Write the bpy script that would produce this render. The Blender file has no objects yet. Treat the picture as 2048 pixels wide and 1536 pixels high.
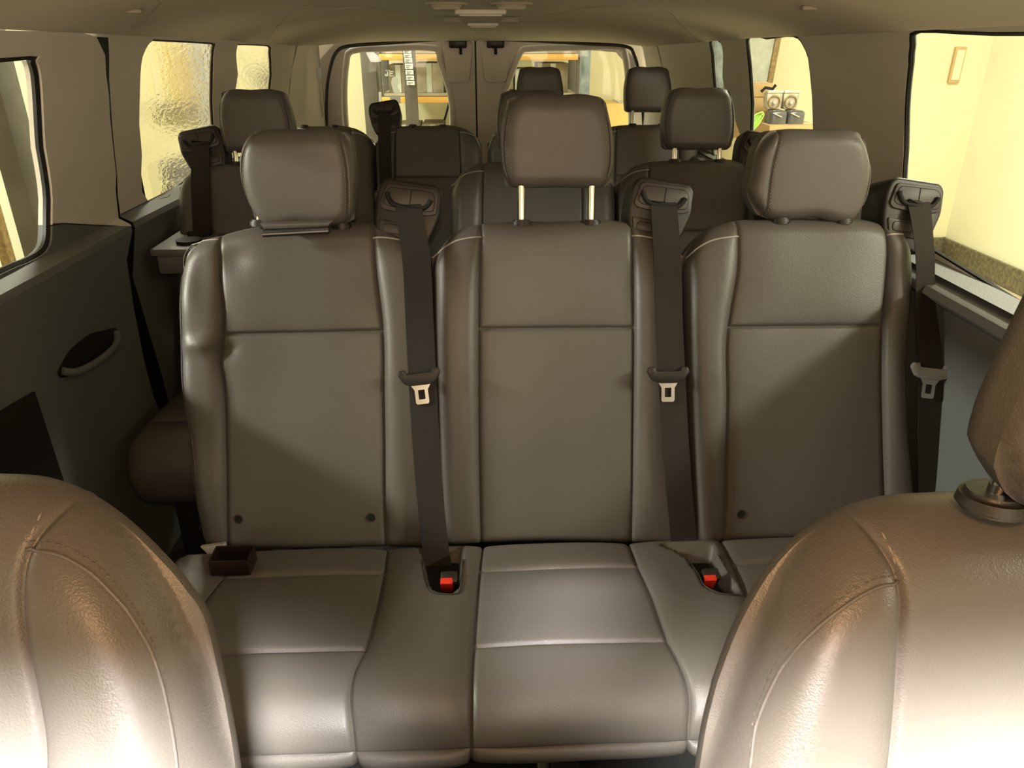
import bpy, bmesh, math, random
import numpy as np
from mathutils import Vector, Matrix
from mathutils.geometry import delaunay_2d_cdt

random.seed(7); np.random.seed(7)
SC = bpy.context.scene
COL = SC.collection
PI = math.pi

# ------------------------------------------------------------------ camera, world, lights, exposure
F = 1500.0
PIT, YAW = math.radians(24.8), math.radians(2.32)
CAM = np.array((0.0, 0.0, 1.30))
FW = np.array((math.sin(YAW)*math.cos(PIT), math.cos(YAW)*math.cos(PIT), -math.sin(PIT)))
RT = np.array((math.cos(YAW), -math.sin(YAW), 0.0))
UP = np.cross(RT, FW)
cd = bpy.data.cameras.new('camera'); cam = bpy.data.objects.new('camera', cd); COL.objects.link(cam)
cam.matrix_world = Matrix(((RT[0], UP[0], -FW[0], 0), (RT[1], UP[1], -FW[1], 0), (RT[2], UP[2], -FW[2], 1.30), (0, 0, 0, 1)))
cd.sensor_width = 36; cd.lens = F/2048*36; cd.clip_start = 0.02; cd.clip_end = 60
SC.camera = cam
SC.view_settings.view_transform = 'Standard'; SC.view_settings.look = 'None'
SC.view_settings.gamma = 1; SC.view_settings.use_curve_mapping = False
SC.view_settings.exposure = 0.42
w = bpy.data.worlds.new('world'); SC.world = w; w.use_nodes = True
w.node_tree.nodes['Background'].inputs[0].default_value = (1, .93, .8, 1)
w.node_tree.nodes['Background'].inputs[1].default_value = 0.05

def area(name, loc, target, sx, sy, power, col, spread=180):
    l = bpy.data.lights.new(name, 'AREA'); l.shape = 'RECTANGLE'; l.size = sx; l.size_y = sy
    l.energy = power; l.color = col; l.spread = math.radians(spread)
    o = bpy.data.objects.new(name, l); COL.objects.link(o); o.location = loc
    o.rotation_euler = (Vector(target)-Vector(loc)).to_track_quat('-Z', 'Y').to_euler()
    o['kind'] = 'helper'
    return o
TUBE = (1.0, .97, .80)
# garage ceiling tubes, plus unseen floods and spots added to light the cabin
area('garage_light', (2.9, -.30, 2.30), (.3, 1.2, .7), .9, .16, 12, TUBE, 80)  # unseen flood turned on the cabin, narrowed to spare the garage walls
area('garage_light', (3.0, 4.0, 2.85), (3.8, 3.8, 0), 1.6, .25, 160, TUBE)
area('garage_light', (-2.45, .80, 1.74), (-.2, 1.15, .6), .6, .10, 11, (1.0, .98, .88), 75)  # unseen flood brought low and near the sliding door for harder sill shade
area('garage_light', (-1.6, 4.6, 2.85), (-2.2, 4.6, 0), 1.6, .25, 128, TUBE)
area('added_spot', (-.62, -1.6, 2.60), (.42, .28, .82), .3, .3, 10.5, (1.0, .92, .90), 15)  # unseen spot added to brighten the front seat below the clear window
area('added_spot', (.48, -1.6, 2.62), (-.42, .28, .82), .3, .3, 14.5, (1.0, .95, .97), 15)  # unseen spot added for the other front seat
area('added_spot', (-.60, -1.6, 2.46), (.13, .98, .44), .06, .06, .30, (1.0, .93, 1.0), 5.5)  # tiny added spot that makes the lit patch on the middle cushion
# unseen broad warm fill added ahead of the van to lift trim and headliner
area('front_fill', (.9, -4.2, .95), (0, 1, 1.1), 5.6, 1.9, 200, (1.0, .80, .64))
# warm map lamp over the front seats
area('map_lamp', (.03, -.02, 1.385), (.06, .55, .6), .10, .04, 2.3, (1.0, .55, .25))

# ------------------------------------------------------------------ pixel -> world helpers (points are placed at their real depth)
def ray(u, v): return FW + (u-1024)/F*RT + (768-v)/F*UP
def aty(u, v, y): d = ray(u, v); return CAM + d*(y/d[1])
def atx(u, v, x): d = ray(u, v); return CAM + d*(x/d[0])
def atz(u, v, z): d = ray(u, v); return CAM + d*((z-1.3)/d[2])

# ------------------------------------------------------------------ materials
def mat(name, col, rough=.5, metal=0, spec=.5, bump=None, vary=0, emit=None, vscale=6):
    m = bpy.data.materials.new(name); m.use_nodes = True
    nt = m.node_tree; b = nt.nodes['Principled BSDF']
    b.inputs['Base Color'].default_value = (*col, 1); b.inputs['Roughness'].default_value = rough
    b.inputs['Metallic'].default_value = metal; b.inputs['Specular IOR Level'].default_value = spec
    tc = nt.nodes.new('ShaderNodeTexCoord')
    if vary:
        n = nt.nodes.new('ShaderNodeTexNoise'); n.inputs['Scale'].default_value = vscale; n.inputs['Detail'].default_value = 5
        nt.links.new(tc.outputs['Object'], n.inputs['Vector'])
        r = nt.nodes.new('ShaderNodeValToRGB')
        r.color_ramp.elements[0].position = .3; r.color_ramp.elements[1].position = .7
        r.color_ramp.elements[0].color = (*[c*(1-vary) for c in col], 1); r.color_ramp.elements[1].color = (*[min(1, c*(1+vary)) for c in col], 1)
        nt.links.new(n.outputs['Fac'], r.inputs[0]); nt.links.new(r.outputs[0], b.inputs['Base Color'])
    if bump:
        kind, scale, dist = bump
        if kind == 'leather':
            n = nt.nodes.new('ShaderNodeTexVoronoi'); n.inputs['Scale'].default_value = scale; n.feature = 'SMOOTH_F1'
            q = nt.nodes.new('ShaderNodeTexNoise'); q.inputs['Scale'].default_value = scale*.35; q.inputs['Detail'].default_value = 3
            nt.links.new(tc.outputs['Object'], q.inputs['Vector'])
            a = nt.nodes.new('ShaderNodeMath'); a.operation = 'ADD'
            nt.links.new(n.outputs['Distance'], a.inputs[0]); nt.links.new(q.outputs['Fac'], a.inputs[1]); out = a.outputs[0]
        elif kind == 'weave':
            n = nt.nodes.new('ShaderNodeTexWave'); n.inputs['Scale'].default_value = scale; n.bands_direction = 'Z'; out = n.outputs['Fac']
        else:
            n = nt.nodes.new('ShaderNodeTexNoise'); n.inputs['Scale'].default_value = scale; n.inputs['Detail'].default_value = 4; out = n.outputs['Fac']
        nt.links.new(tc.outputs['Object'], n.inputs['Vector'])
        bp = nt.nodes.new('ShaderNodeBump'); bp.inputs['Distance'].default_value = dist; bp.inputs['Strength'].default_value = .6
        nt.links.new(out, bp.inputs['Height']); nt.links.new(bp.outputs[0], b.inputs['Normal'])
    if emit:
        b.inputs['Emission Color'].default_value = (*emit[0], 1); b.inputs['Emission Strength'].default_value = emit[1]
    return m
M = {}
M['leather'] = mat('grey_leather', (.106, .096, .085), .40, bump=('leather', 850, .0004), spec=.45)
M['stitch'] = mat('grey_thread', (.27, .24, .21), .8)
M['piping'] = mat('grey_piping', (.40, .375, .34), .5)
M['black'] = mat('black_plastic', (.016, .013, .010), .42, bump=('noise', 600, .0004))
M['dark'] = mat('charcoal_plastic', (.044, .036, .029), .45, bump=('noise', 500, .0005))
M['slot'] = mat('matt_black', (.006, .005, .004), .8)
M['web'] = mat('belt_webbing', (.020, .015, .010), .65, bump=('weave', 420, .0006))
M['chrome'] = mat('chrome', (.82, .80, .76), .13, metal=1)
M['steel'] = mat('belt_tongue_steel', (.62, .60, .57), .3, metal=1)
M['silvergrip'] = mat('grey_grip', (.22, .21, .19), .3)
M['red'] = mat('red_button', (.72, .035, .015), .35)
M['cream'] = mat('cream_trim', (.80, .745, .66), .55, bump=('noise', 300, .0005), vary=.02)
M['lowtrim'] = mat('grey_trim', (.15, .155, .15), .52, bump=('noise', 400, .0008))
M['head'] = mat('headliner_fabric', (.74, .67, .55), .85, bump=('noise', 900, .0006), vary=.02)
M['tanplastic'] = mat('vent_plastic', (.40, .35, .27), .6)  # tan plastic of vents, hooks, gaskets and headliner joints
M['floor'] = mat('van_floor', (.03, .03, .03), .7, vary=.2)
M['rubber'] = mat('window_seal', (.008, .008, .007), .55)
M['wallg'] = mat('garage_wall_paint', (.85, .87, .69), .8, vary=.035, vscale=1.3)
M['walldim'] = mat('garage_wall_dimmed', (.80, .75, .50), .8, vary=.05, vscale=1.5)  # yellower, darker copy of the wall paint; weaker light put into the colour
M['groundg'] = mat('garage_floor', (.62, .54, .38), .6, vary=.15, vscale=5)
M['base'] = mat('dark_skirting_tile', (.16, .14, .085), .4, vary=.5, vscale=30)
M['ceilg'] = mat('garage_ceiling', (.75, .73, .62), .9)
M['body'] = mat('van_paint', (.05, .05, .05), .35)
M['post'] = mat('grey_steel_post', (.115, .105, .085), .5, vary=.25, vscale=4)
M['post2'] = mat('blue_steel_post', (.22, .27, .29), .35, vary=.5, vscale=12)
M['orange'] = mat('orange_beam', (.75, .42, .10), .5)
M['box'] = mat('cardboard', (.58, .40, .19), .8, vary=.08)
M['boxg'] = mat('grey_carton', (.42, .38, .28), .8, vary=.2, vscale=9)
M['boxd'] = mat('brown_grey_carton', (.26, .22, .15), .8, vary=.2, vscale=9)
M['postg'] = mat('light_grey_post', (.45, .44, .42), .5, vary=.15, vscale=9)
M['tape'] = mat('lilac_tape', (.50, .46, .50), .6)
M['white'] = mat('white_paper', (.80, .82, .80), .6)
M['ink'] = mat('grey_ink', (.25, .27, .28), .6)
M['leaf'] = mat('green_leaf', (.28, .55, .05), .4)
M['leafe'] = mat('leaf_edge', (.55, .75, .2), .4)
M['wood'] = mat('brown_frame', (.32, .22, .09), .5, vary=.4, vscale=40)
M['board'] = mat('faded_board', (.55, .58, .50), .6, vary=.15, vscale=10)
M['bag'] = mat('dark_grey_bag', (.13, .13, .13), .22, vary=.3, vscale=9)
M['lampglass'] = mat('lamp_lens', (.55, .50, .40), .15, vary=.4, vscale=25)
M['silver'] = mat('silver_foil', (.8, .78, .7), .2, metal=.6)
M['door_y'] = mat('yellow_panel', (.80, .58, .20), .6, vary=.06, vscale=4)
M['tyre'] = mat('tyre_rubber', (.03, .03, .03), .6, vary=.3)
M['brown'] = mat('brown_plastic', (.016, .007, .005), .4)

def paper_mat(name, col):
    m = bpy.data.materials.new(name); m.use_nodes = True; nt = m.node_tree; nt.nodes.clear(); o = nt.nodes.new('ShaderNodeOutputMaterial')
    d = nt.nodes.new('ShaderNodeBsdfDiffuse'); t = nt.nodes.new('ShaderNodeBsdfTranslucent'); mx = nt.nodes.new('ShaderNodeMixShader'); mx.inputs[0].default_value = .75
    d.inputs[0].default_value = (*col, 1); t.inputs[0].default_value = (*col, 1)
    nt.links.new(d.outputs[0], mx.inputs[1]); nt.links.new(t.outputs[0], mx.inputs[2]); nt.links.new(mx.outputs[0], o.inputs[0]); return m
M['vinyl'] = paper_mat('thin_white_vinyl', (.93, .95, .93)); M['vinylg'] = paper_mat('thin_grey_vinyl', (.70, .70, .70))
def glass_mat(name, tint, film=0, bumpd=0):
    m = bpy.data.materials.new(name); m.use_nodes = True; nt = m.node_tree
    nt.nodes.clear(); o = nt.nodes.new('ShaderNodeOutputMaterial')
    t = nt.nodes.new('ShaderNodeBsdfTransparent'); t.inputs[0].default_value = (*tint, 1)
    g = nt.nodes.new('ShaderNodeBsdfGlossy'); g.inputs['Roughness'].default_value = .03
    lw = nt.nodes.new('ShaderNodeLayerWeight'); lw.inputs['Blend'].default_value = .5
    pw = nt.nodes.new('ShaderNodeMath'); pw.operation = 'POWER'; pw.inputs[1].default_value = 4.5; nt.links.new(lw.outputs['Facing'], pw.inputs[0])
    fr = nt.nodes.new('ShaderNodeMath'); fr.operation = 'MULTIPLY_ADD'; fr.inputs[1].default_value = .7; fr.inputs[2].default_value = .04; nt.links.new(pw.outputs[0], fr.inputs[0])
    mx = nt.nodes.new('ShaderNodeMixShader'); nt.links.new(fr.outputs[0], mx.inputs[0])
    nt.links.new(g.outputs[0], mx.inputs[2])
    if film:
        r = nt.nodes.new('ShaderNodeBsdfRefraction'); r.inputs['IOR'].default_value = 1.012; r.inputs['Roughness'].default_value = .015
        r.inputs['Color'].default_value = (*tint, 1)
        tc = nt.nodes.new('ShaderNodeTexCoord'); mp = nt.nodes.new('ShaderNodeMapping'); mp.inputs['Scale'].default_value = (1, 22, 70)
        n = nt.nodes.new('ShaderNodeTexNoise'); n.inputs['Scale'].default_value = 1.6; n.inputs['Detail'].default_value = 2
        nt.links.new(tc.outputs['Object'], mp.inputs[0]); nt.links.new(mp.outputs[0], n.inputs['Vector'])
        bp = nt.nodes.new('ShaderNodeBump'); bp.inputs['Distance'].default_value = bumpd; bp.inputs['Strength'].default_value = 1
        nt.links.new(n.outputs['Fac'], bp.inputs['Height']); nt.links.new(bp.outputs[0], r.inputs['Normal']); nt.links.new(bp.outputs[0], g.inputs['Normal'])
        m2 = nt.nodes.new('ShaderNodeMixShader'); m2.inputs[0].default_value = film
        nt.links.new(t.outputs[0], m2.inputs[1]); nt.links.new(r.outputs[0], m2.inputs[2]); nt.links.new(m2.outputs[0], mx.inputs[1])
    else:
        nt.links.new(t.outputs[0], mx.inputs[1])
    nt.links.new(mx.outputs[0], o.inputs[0])
    return m
M['glass'] = glass_mat('window_glass', (.93, .95, .90))
M['film'] = glass_mat('rippled_film_glass', (.90, .90, .84), .85, .010)
M['wrap'] = glass_mat('clear_plastic_wrap', (.86, .86, .84))

# ------------------------------------------------------------------ object helpers
ORG = {}
def org(o): return ORG.get(o.name, Vector((0, 0, 0))) if o else Vector((0, 0, 0))
def finish(o, parent, label=None, kind=None):
    if parent is not None: o.parent = parent
    if label: o['label'] = label
    if kind: o['kind'] = kind
    COL.objects.link(o)
    return o
def thing(name, loc, label, cat, group=None):
    o = bpy.data.objects.new(name, None); o.location = loc; o.empty_display_size = .05
    COL.objects.link(o); ORG[o.name] = Vector(loc)
    o['label'] = label; o['category'] = cat
    if group: o['group'] = group
    return o
def mesh(name, V, Fc, m, parent=None, smooth=True, angle=38, label=None, kind=None):
    me = bpy.data.meshes.new(name)
    g = org(parent)
    me.from_pydata([(x[0]-g[0], x[1]-g[1], x[2]-g[2]) for x in V], [], Fc); me.update()
    if m: me.materials.append(m if not isinstance(m, str) else M[m])
    if smooth:
        me.polygons.foreach_set('use_smooth', [True]*len(me.polygons))
        if angle: me.set_sharp_from_angle(angle=math.radians(angle))
    o = bpy.data.objects.new(name, me); finish(o, parent, label, kind); ORG[o.name] = g
    return o
def bmobj(name, bm, m, parent=None, **k):
    V = [tuple(v.co) for v in bm.verts]; bm.verts.index_update()
    Fc = [[v.index for v in f.verts] for f in bm.faces]; bm.free()
    return mesh(name, V, Fc, m, parent, **k)
def top(o, label, cat, group=None):
    o['label'] = label; o['category'] = cat
    if group: o['group'] = group
    return o
def struct(o): o['kind'] = 'structure'; return o
def add_box(bm, c, s, rot=None, bev=0, seg=2):
    r = bmesh.ops.create_cube(bm, size=1); vs = r['verts']
    bmesh.ops.scale(bm, vec=Vector(s), verts=vs)
    if bev:
        es = list({e for v in vs for e in v.link_edges})
        r = bmesh.ops.bevel(bm, geom=es, offset=bev, segments=seg, profile=.5, affect='EDGES', clamp_overlap=True)
        vs = list(set(r['verts']) | {v for v in vs if v.is_valid})
    M4 = Matrix.Translation(Vector(c)) @ (rot.to_4x4() if rot else Matrix.Identity(4))
    bmesh.ops.transform(bm, matrix=M4, verts=vs)
def box(name, c, s, m, parent=None, rot=None, bev=0, seg=2, **k):
    bm = bmesh.new(); add_box(bm, c, s, rot, bev, seg); return bmobj(name, bm, m, parent, **k)
def tube_data(path, r, n=10, closed=False, flat=None):
    P = [np.array(p, float) for p in path]; V = []; Fc = []; L = len(P)
    nrm = None
    for i, p in enumerate(P):
        a = P[i-1] if (i > 0 or closed) else P[0]; b = P[(i+1) % L] if (i < L-1 or closed) else P[-1]
        t = b-a; t = t/(np.linalg.norm(t)+1e-12)
        if nrm is None:
            nrm = np.cross(t, (0, 0, 1)); 
            if np.linalg.norm(nrm) < .1: nrm = np.cross(t, (0, 1, 0))
        nrm = nrm-np.dot(nrm, t)*t; nrm /= np.linalg.norm(nrm)+1e-12
        bi = np.cross(t, nrm); rr = r[i] if hasattr(r, '__len__') else r
        for k in range(n):
            a_ = 2*PI*k/n; V.append(p+rr*(math.cos(a_)*nrm+math.sin(a_)*bi))
    for i in range(L if closed else L-1):
        j = (i+1) % L
        for k in range(n):
            Fc.append((i*n+k, i*n+(k+1) % n, j*n+(k+1) % n, j*n+k))
    if not closed:
        Fc.append(tuple(range(n-1, -1, -1))); Fc.append(tuple((L-1)*n+k for k in range(n)))
    return V, Fc
def tube(name, path, r, m, parent=None, n=10, closed=False, **k):
    V, Fc = tube_data(path, r, n, closed); return mesh(name, V, Fc, m, parent, angle=50, **k)
def smooth_path(pts, n=8, closed=False):
    P = [np.array(p, float) for p in pts]; L = len(P); out = []
    rng = range(L) if closed else range(L-1)
    for i in rng:
        p0 = P[(i-1) % L] if (closed or i > 0) else P[0]; p1 = P[i]; p2 = P[(i+1) % L]
        p3 = P[(i+2) % L] if (closed or i+2 < L) else P[-1]
        for k in range(n):
            t = k/n
            out.append(.5*((2*p1)+(-p0+p2)*t+(2*p0-5*p1+4*p2-p3)*t*t+(-p0+3*p1-3*p2+p3)*t**3))
    if not closed: out.append(P[-1])
    return out
def prism(name, pts2, O, A, B, N, d0, d1, m, parent=None, bev=0, seg=2, **k):
    """extrude a 2D outline (in metres, axes A,B) along N from d0 to d1, edges rounded"""
    O, A, B, N = [np.array(q, float) for q in (O, A, B, N)]
    ar = sum(pts2[i-1][0]*pts2[i][1]-pts2[i][0]*pts2[i-1][1] for i in range(len(pts2)))
    if ar < 0: pts2 = pts2[::-1]
    bm = bmesh.new()
    lo = [bm.verts.new(O+A*p[0]+B*p[1]+N*d0) for p in pts2]; hi = [bm.verts.new(O+A*p[0]+B*p[1]+N*d1) for p in pts2]
    n = len(pts2); f1 = bm.faces.new(hi); f0 = bm.faces.new(lo[::-1])
    for i in range(n): bm.faces.new((lo[i], lo[(i+1) % n], hi[(i+1) % n], hi[i]))
    bmesh.ops.recalc_face_normals(bm, faces=bm.faces)
    if bev:
        es = [e for e in f1.edges]
        bmesh.ops.bevel(bm, geom=es, offset=bev, segments=seg, profile=.5, affect='EDGES', clamp_overlap=True)
    return bmobj(name, bm, m, parent, **k)
def round_poly(pts, r, n=5):
    out = []; L = len(pts)
    for i in range(L):
        p = np.array(pts[i], float); a = np.array(pts[i-1], float); b = np.array(pts[(i+1) % L], float)
        da = a-p; db = b-p; la = np.linalg.norm(da); lb = np.linalg.norm(db); rr = min(r, la*.48, lb*.48)
        s = p+da/la*rr; e = p+db/lb*rr
        for k in range(n+1):
            t = k/n; out.append(tuple((1-t)**2*s+2*t*(1-t)*p+t*t*e))
    return out

# ------------------------------------------------------------------ upholstered pads
def curve1(pts):
    """smooth x(t) through (t, x) pairs, constant slope at the ends"""
    pts = sorted(pts); T = np.array([p[0] for p in pts], float); X = np.array([p[1] for p in pts], float)
    if len(T) == 1: return lambda t: np.full(np.shape(t), X[0])
    S = np.gradient(X, T) if len(T) > 2 else np.array([(X[1]-X[0])/(T[1]-T[0])]*2)
    def f(t):
        t = np.asarray(t, float); tc = np.clip(t, T[0], T[-1]); i = np.clip(np.searchsorted(T, tc)-1, 0, len(T)-2)
        h = T[i+1]-T[i]; s = (tc-T[i])/h
        y = (2*s**3-3*s**2+1)*X[i]+(s**3-2*s**2+s)*h*S[i]+(-2*s**3+3*s**2)*X[i+1]+(s**3-s**2)*h*S[i+1]
        return y+np.where(t < T[0], (t-T[0])*S[0]*.5, 0)+np.where(t > T[-1], (t-T[-1])*S[-1]*.5, 0)
    return f
def cosp(n): return (1-np.cos(np.linspace(0, PI, n)))/2

class Pad:
    """cols: curves a(b); rows: curves b(a); M3: (a,b,h)->xyz; height from rounding, grooves, pillows"""
    def __init__(s, cols, rows, M3, R=(.03, .03, .03, .03), Rh=.03, groove=.006, gw=.0045, pillow=.008, seamrow_cols=None, extra=None, rowgroove=None):
        s.c, s.r, s.M3, s.R, s.Rh, s.g, s.gw, s.pil = cols, rows, M3, R, Rh, groove, gw, pillow
        s.src = seamrow_cols or {j: None for j in range(1, len(rows)-1)}
        s.extra = extra
    def h(s, a, b, patch=None):
        a = np.asarray(a, float); b = np.asarray(b, float)
        C = [c(b) for c in s.c]; Rr = [r(a) for r in s.r]
        dl, dr, db, dt = a-C[0], C[-1]-a, b-Rr[0], Rr[-1]-b
        tx = np.maximum(np.clip(1-dl/s.R[0], 0, 1), np.clip(1-dr/s.R[1], 0, 1))
        ty = np.maximum(np.clip(1-db/s.R[2], 0, 1), np.clip(1-dt/s.R[3], 0, 1))
        t2 = np.clip(tx*tx+ty*ty, 0, 1)
        h = -s.Rh*(1-np.sqrt(1-t2))
        g = np.zeros_like(a)
        for c in C[1:-1]: g = np.maximum(g, np.exp(-((a-c)/s.gw)**2))
        for j, sp in s.src.items():
            m = np.ones_like(a) if sp is None else np.zeros_like(a)
            for q in (sp or []): m = np.maximum(m, ((a >= C[q[0]]-1e-6) & (a <= C[q[1]]+1e-6)).astype(float))
            g = np.maximum(g, m*np.exp(-((b-Rr[j])/s.gw)**2))
        h = h-s.g*g
        # pillow: soft bulge between the column seams
        for k in range(len(C)-1):
            wd = np.maximum(C[k+1]-C[k], 1e-4); f = np.clip((a-C[k])/wd, 0, 1)
            px = 1-(2*f-1)**4
            sel = (a >= C[k]) & (a <= C[k+1])
            spans = [0]+[j for j, sp in sorted(s.src.items()) if sp is None or any(q[0] <= k < q[1] for q in sp)]+[len(Rr)-1]
            for q in range(len(spans)-1):
                lo, hi = Rr[spans[q]], Rr[spans[q+1]]
                fy = np.clip((b-lo)/np.maximum(hi-lo, 1e-4), 0, 1); py = 1-(2*fy-1)**6
                h = h+np.where(sel & (b >= lo) & (b <= hi), s.pil[k] if hasattr(s.pil, '__len__') else s.pil, 0)*px*py
        if s.extra is not None: h = h+s.extra(a, b, C, Rr)
        return h
    def pt(s, a, b, dh=0): return s.M3(np.asarray(a, float), np.asarray(b, float), s.h(a, b)+dh)
    def patch(s, k, j, nx, ny):
        S, T = np.meshgrid(cosp(nx), cosp(ny)); b = np.full_like(S, 0); 
        a0 = float(s.c[0](0)); a = np.full_like(S, a0)
        b = .5*(s.r[j](a)+s.r[j+1](a))
        for _ in range(6):
            a = s.c[k](b)*(1-S)+s.c[k+1](b)*S; b = s.r[j](a)*(1-T)+s.r[j+1](a)*T
        return a, b
    def build(s, parent, names, nx, ny, m='leather', thick=.08, shell='backrest', inset=.015, shell_label=None, single=False, backm=None):
        """names[(k,j)] = sub-part name; equal (name, tag) pairs merge into one panel"""
        K, J = len(s.c)-1, len(s.r)-1
        grids = {(k, j): s.patch(k, j, nx[k], ny[j]) for k in range(K) for j in range(J)}
        # rim loop
        loop = []
        for k in range(K): a, b = grids[(k, 0)]; loop += [(a[0, i], b[0, i]) for i in range(a.shape[1]-1)]
        for j in range(J): a, b = grids[(K-1, j)]; loop += [(a[i, -1], b[i, -1]) for i in range(a.shape[0]-1)]
        for k in range(K-1, -1, -1): a, b = grids[(k, J-1)]; loop += [(a[-1, i], b[-1, i]) for i in range(a.shape[1]-1, 0, -1)]
        for j in range(J-1, -1, -1): a, b = grids[(0, j)]; loop += [(a[i, 0], b[i, 0]) for i in range(a.shape[0]-1, 0, -1)]
        L = np.array(loop); A, B = L[:, 0], L[:, 1]; ca, cb = A.mean(), B.mean()
        h0 = s.h(A, B)
        V = []; Fc = []
        levels = [(0, 0), (.12, 0), (.5, .0), (.85, .15), (1, 1)]
        for f, ins in levels:
            q = 1-ins*inset/np.maximum(np.hypot(A-ca, B-cb), .01)
            P = s.M3(ca+(A-ca)*q, cb+(B-cb)*q, h0*(1-f)-thick*f); V += [tuple(p) for p in np.stack(P, -1)]
        n = len(A)
        for l in range(len(levels)-1):
            for i in range(n):
                a_, b_ = l*n+i, l*n+(i+1) % n
                Fc.append((b_, a_, a_+n, b_+n))
        c = s.M3(np.array([ca]), np.array([cb]), np.array([-thick])); V.append((float(c[0][0]), float(c[1][0]), float(c[2][0])))
        base = (len(levels)-1)*n
        for i in range(n): Fc.append((base+(i+1) % n, base+i, len(V)-1))
        groups = {}
        for kj, nm in names.items(): groups.setdefault(nm, []).append(kj)
        parts = {}
        if single:
            groups = {('x', 0): list(grids)}
        for nm, kjs in groups.items():
            V2 = []; F2 = []
            for kj in kjs:
                a, b = grids[kj]; hh = s.h(a, b)
                P = np.stack(s.M3(a, b, hh), -1); o = len(V2); ny_, nx_ = a.shape
                V2 += [tuple(p) for p in P.reshape(-1, 3)]
                for y in range(ny_-1):
                    for x in range(nx_-1):
                        F2.append((o+y*nx_+x, o+y*nx_+x+1, o+(y+1)*nx_+x+1, o+(y+1)*nx_+x))
            bm = bmesh.new(); vs = [bm.verts.new(p) for p in V2]
            for f_ in F2:
                try: bm.faces.new([vs[i] for i in f_])
                except ValueError: pass
            bmesh.ops.remove_doubles(bm, verts=bm.verts, dist=5e-5); bm.verts.index_update()
            groups[nm] = ([tuple(v.co) for v in bm.verts], [[v.index for v in f.verts] for f in bm.faces]); bm.free()
        if single:
            Vp, Fp = groups[('x', 0)]; o = len(V); V += Vp; Fc += [[i+o for i in f] for f in Fp]
            bm = bmesh.new(); vs = [bm.verts.new(p) for p in V]
            for f_ in Fc:
                try: bm.faces.new([vs[i] for i in f_])
                except ValueError: pass
            bmesh.ops.remove_doubles(bm, verts=bm.verts, dist=5e-5)
            return bmobj(shell, bm, m, parent, angle=0)
        sh = mesh(shell, V, Fc, backm or m, parent, angle=0, label=shell_label)
        for nm, (Vp, Fp) in groups.items():
            parts[nm] = mesh(nm[0], Vp, Fp, m, sh, angle=0)
        return sh, parts
    def hit(s, prof, u, v):
        a, b = prof.hit(u, v)
        for _ in range(8):
            hh = float(s.h(np.array([a]), np.array([b]))[0]); q = Prof.__new__(Prof); q.P = prof.P+prof.N*hh; q.N = prof.N; q.s = prof.s
            try: a2, b2 = q.hit(u, v)
            except ValueError: break
            a, b = .5*a+.5*a2, .5*b+.5*b2
        return a, b
    def line(s, ab, r, name, m, parent, dh=0, n=8, sm=6):
        P = smooth_path(ab, sm); A = np.array([p[0] for p in P]); B = np.array([p[1] for p in P])
        X = np.stack(s.pt(A, B, dh), -1)
        return tube(name, [tuple(x) for x in X], r, m, parent, n=n)
    def stitches(s, ab, parent, off=(0, 0), L=.0035, gap=.0028, wd=.0007, name='stitching', dh=.0004, m='stitch'):
        P = smooth_path(ab, 10); A = np.array([p[0] for p in P])+off[0]; B = np.array([p[1] for p in P])+off[1]
        d = np.concatenate([[0], np.cumsum(np.hypot(np.diff(A), np.diff(B)))]); V = []; Fc = []; t = 0
        while t+L < d[-1]:
            tt = np.array([t, t+L*.5, t+L]); a = np.interp(tt, d, A); b = np.interp(tt, d, B)
            X = np.stack(s.pt(a, b, dh), -1); X[0] -= (X[1]-X[0])*0; 
            v, f = tube_data(X, [wd*.5, wd, wd*.5], 5); o = len(V); V += v; Fc += [[i+o for i in q] for q in f]; t += L+gap
        return mesh(name, V, Fc, m, parent, angle=0)

def plane_map(O, A, B, N):
    O, A, B, N = [np.array(q, float) for q in (O, A, B, N)]
    def f(a, b, h): return tuple(O[i]+A[i]*a+B[i]*b+N[i]*h for i in range(3))
    return f
def to_plane(u, v, O, A, B, N, dh=0):
    O, A, B, N = [np.array(q, float) for q in (O, A, B, N)]
    d = ray(u, v); O2 = O+N*dh; t = np.dot(O2-CAM, N)/np.dot(d, N); P = CAM+d*t-O2
    return float(np.dot(P, A)), float(np.dot(P, B))
class Prof:
    """surface extruded along x over a (y,z) profile"""
    def __init__(s, pts, n=10):
        P = smooth_path([(0, p[0], p[1]) for p in pts], n); s.P = np.array(P)[:, 1:]
        s.s = np.concatenate([[0], np.cumsum(np.hypot(*np.diff(s.P, axis=0).T))])
        T = np.gradient(s.P, axis=0); T /= np.linalg.norm(T, axis=1)[:, None]+1e-12
        s.N = np.stack([-T[:, 1], T[:, 0]], -1)
    def map(s, a, b, h):
        b = np.asarray(b, float); y = np.interp(b, s.s, s.P[:, 0]); z = np.interp(b, s.s, s.P[:, 1])
        e = np.where(b < 0, b, np.where(b > s.s[-1], b-s.s[-1], 0))
        ny = np.interp(b, s.s, s.N[:, 0]); nz = np.interp(b, s.s, s.N[:, 1])
        return (np.asarray(a, float)+0*b, y+ny*h+nz*e, z+nz*h-ny*e)
    def hit(s, u, v):
        d = ray(u, v); best = None
        for i in range(len(s.P)-1):
            p, q = s.P[i], s.P[i+1]; Mx = np.array([[d[1], -(q[0]-p[0])], [d[2], -(q[1]-p[1])]])
            try: t, w_ = np.linalg.solve(Mx, [p[0]-CAM[1], p[1]-CAM[2]])
            except Exception: continue
            if -.001 <= w_ <= 1.001 and t > 0 and (best is None or t < best[0]): best = (t, s.s[i]+w_*(s.s[i+1]-s.s[i]))
        if best is None: raise ValueError('miss %s %s' % (u, v))
        return float(CAM[0]+d[0]*best[0]), float(best[1])


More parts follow.
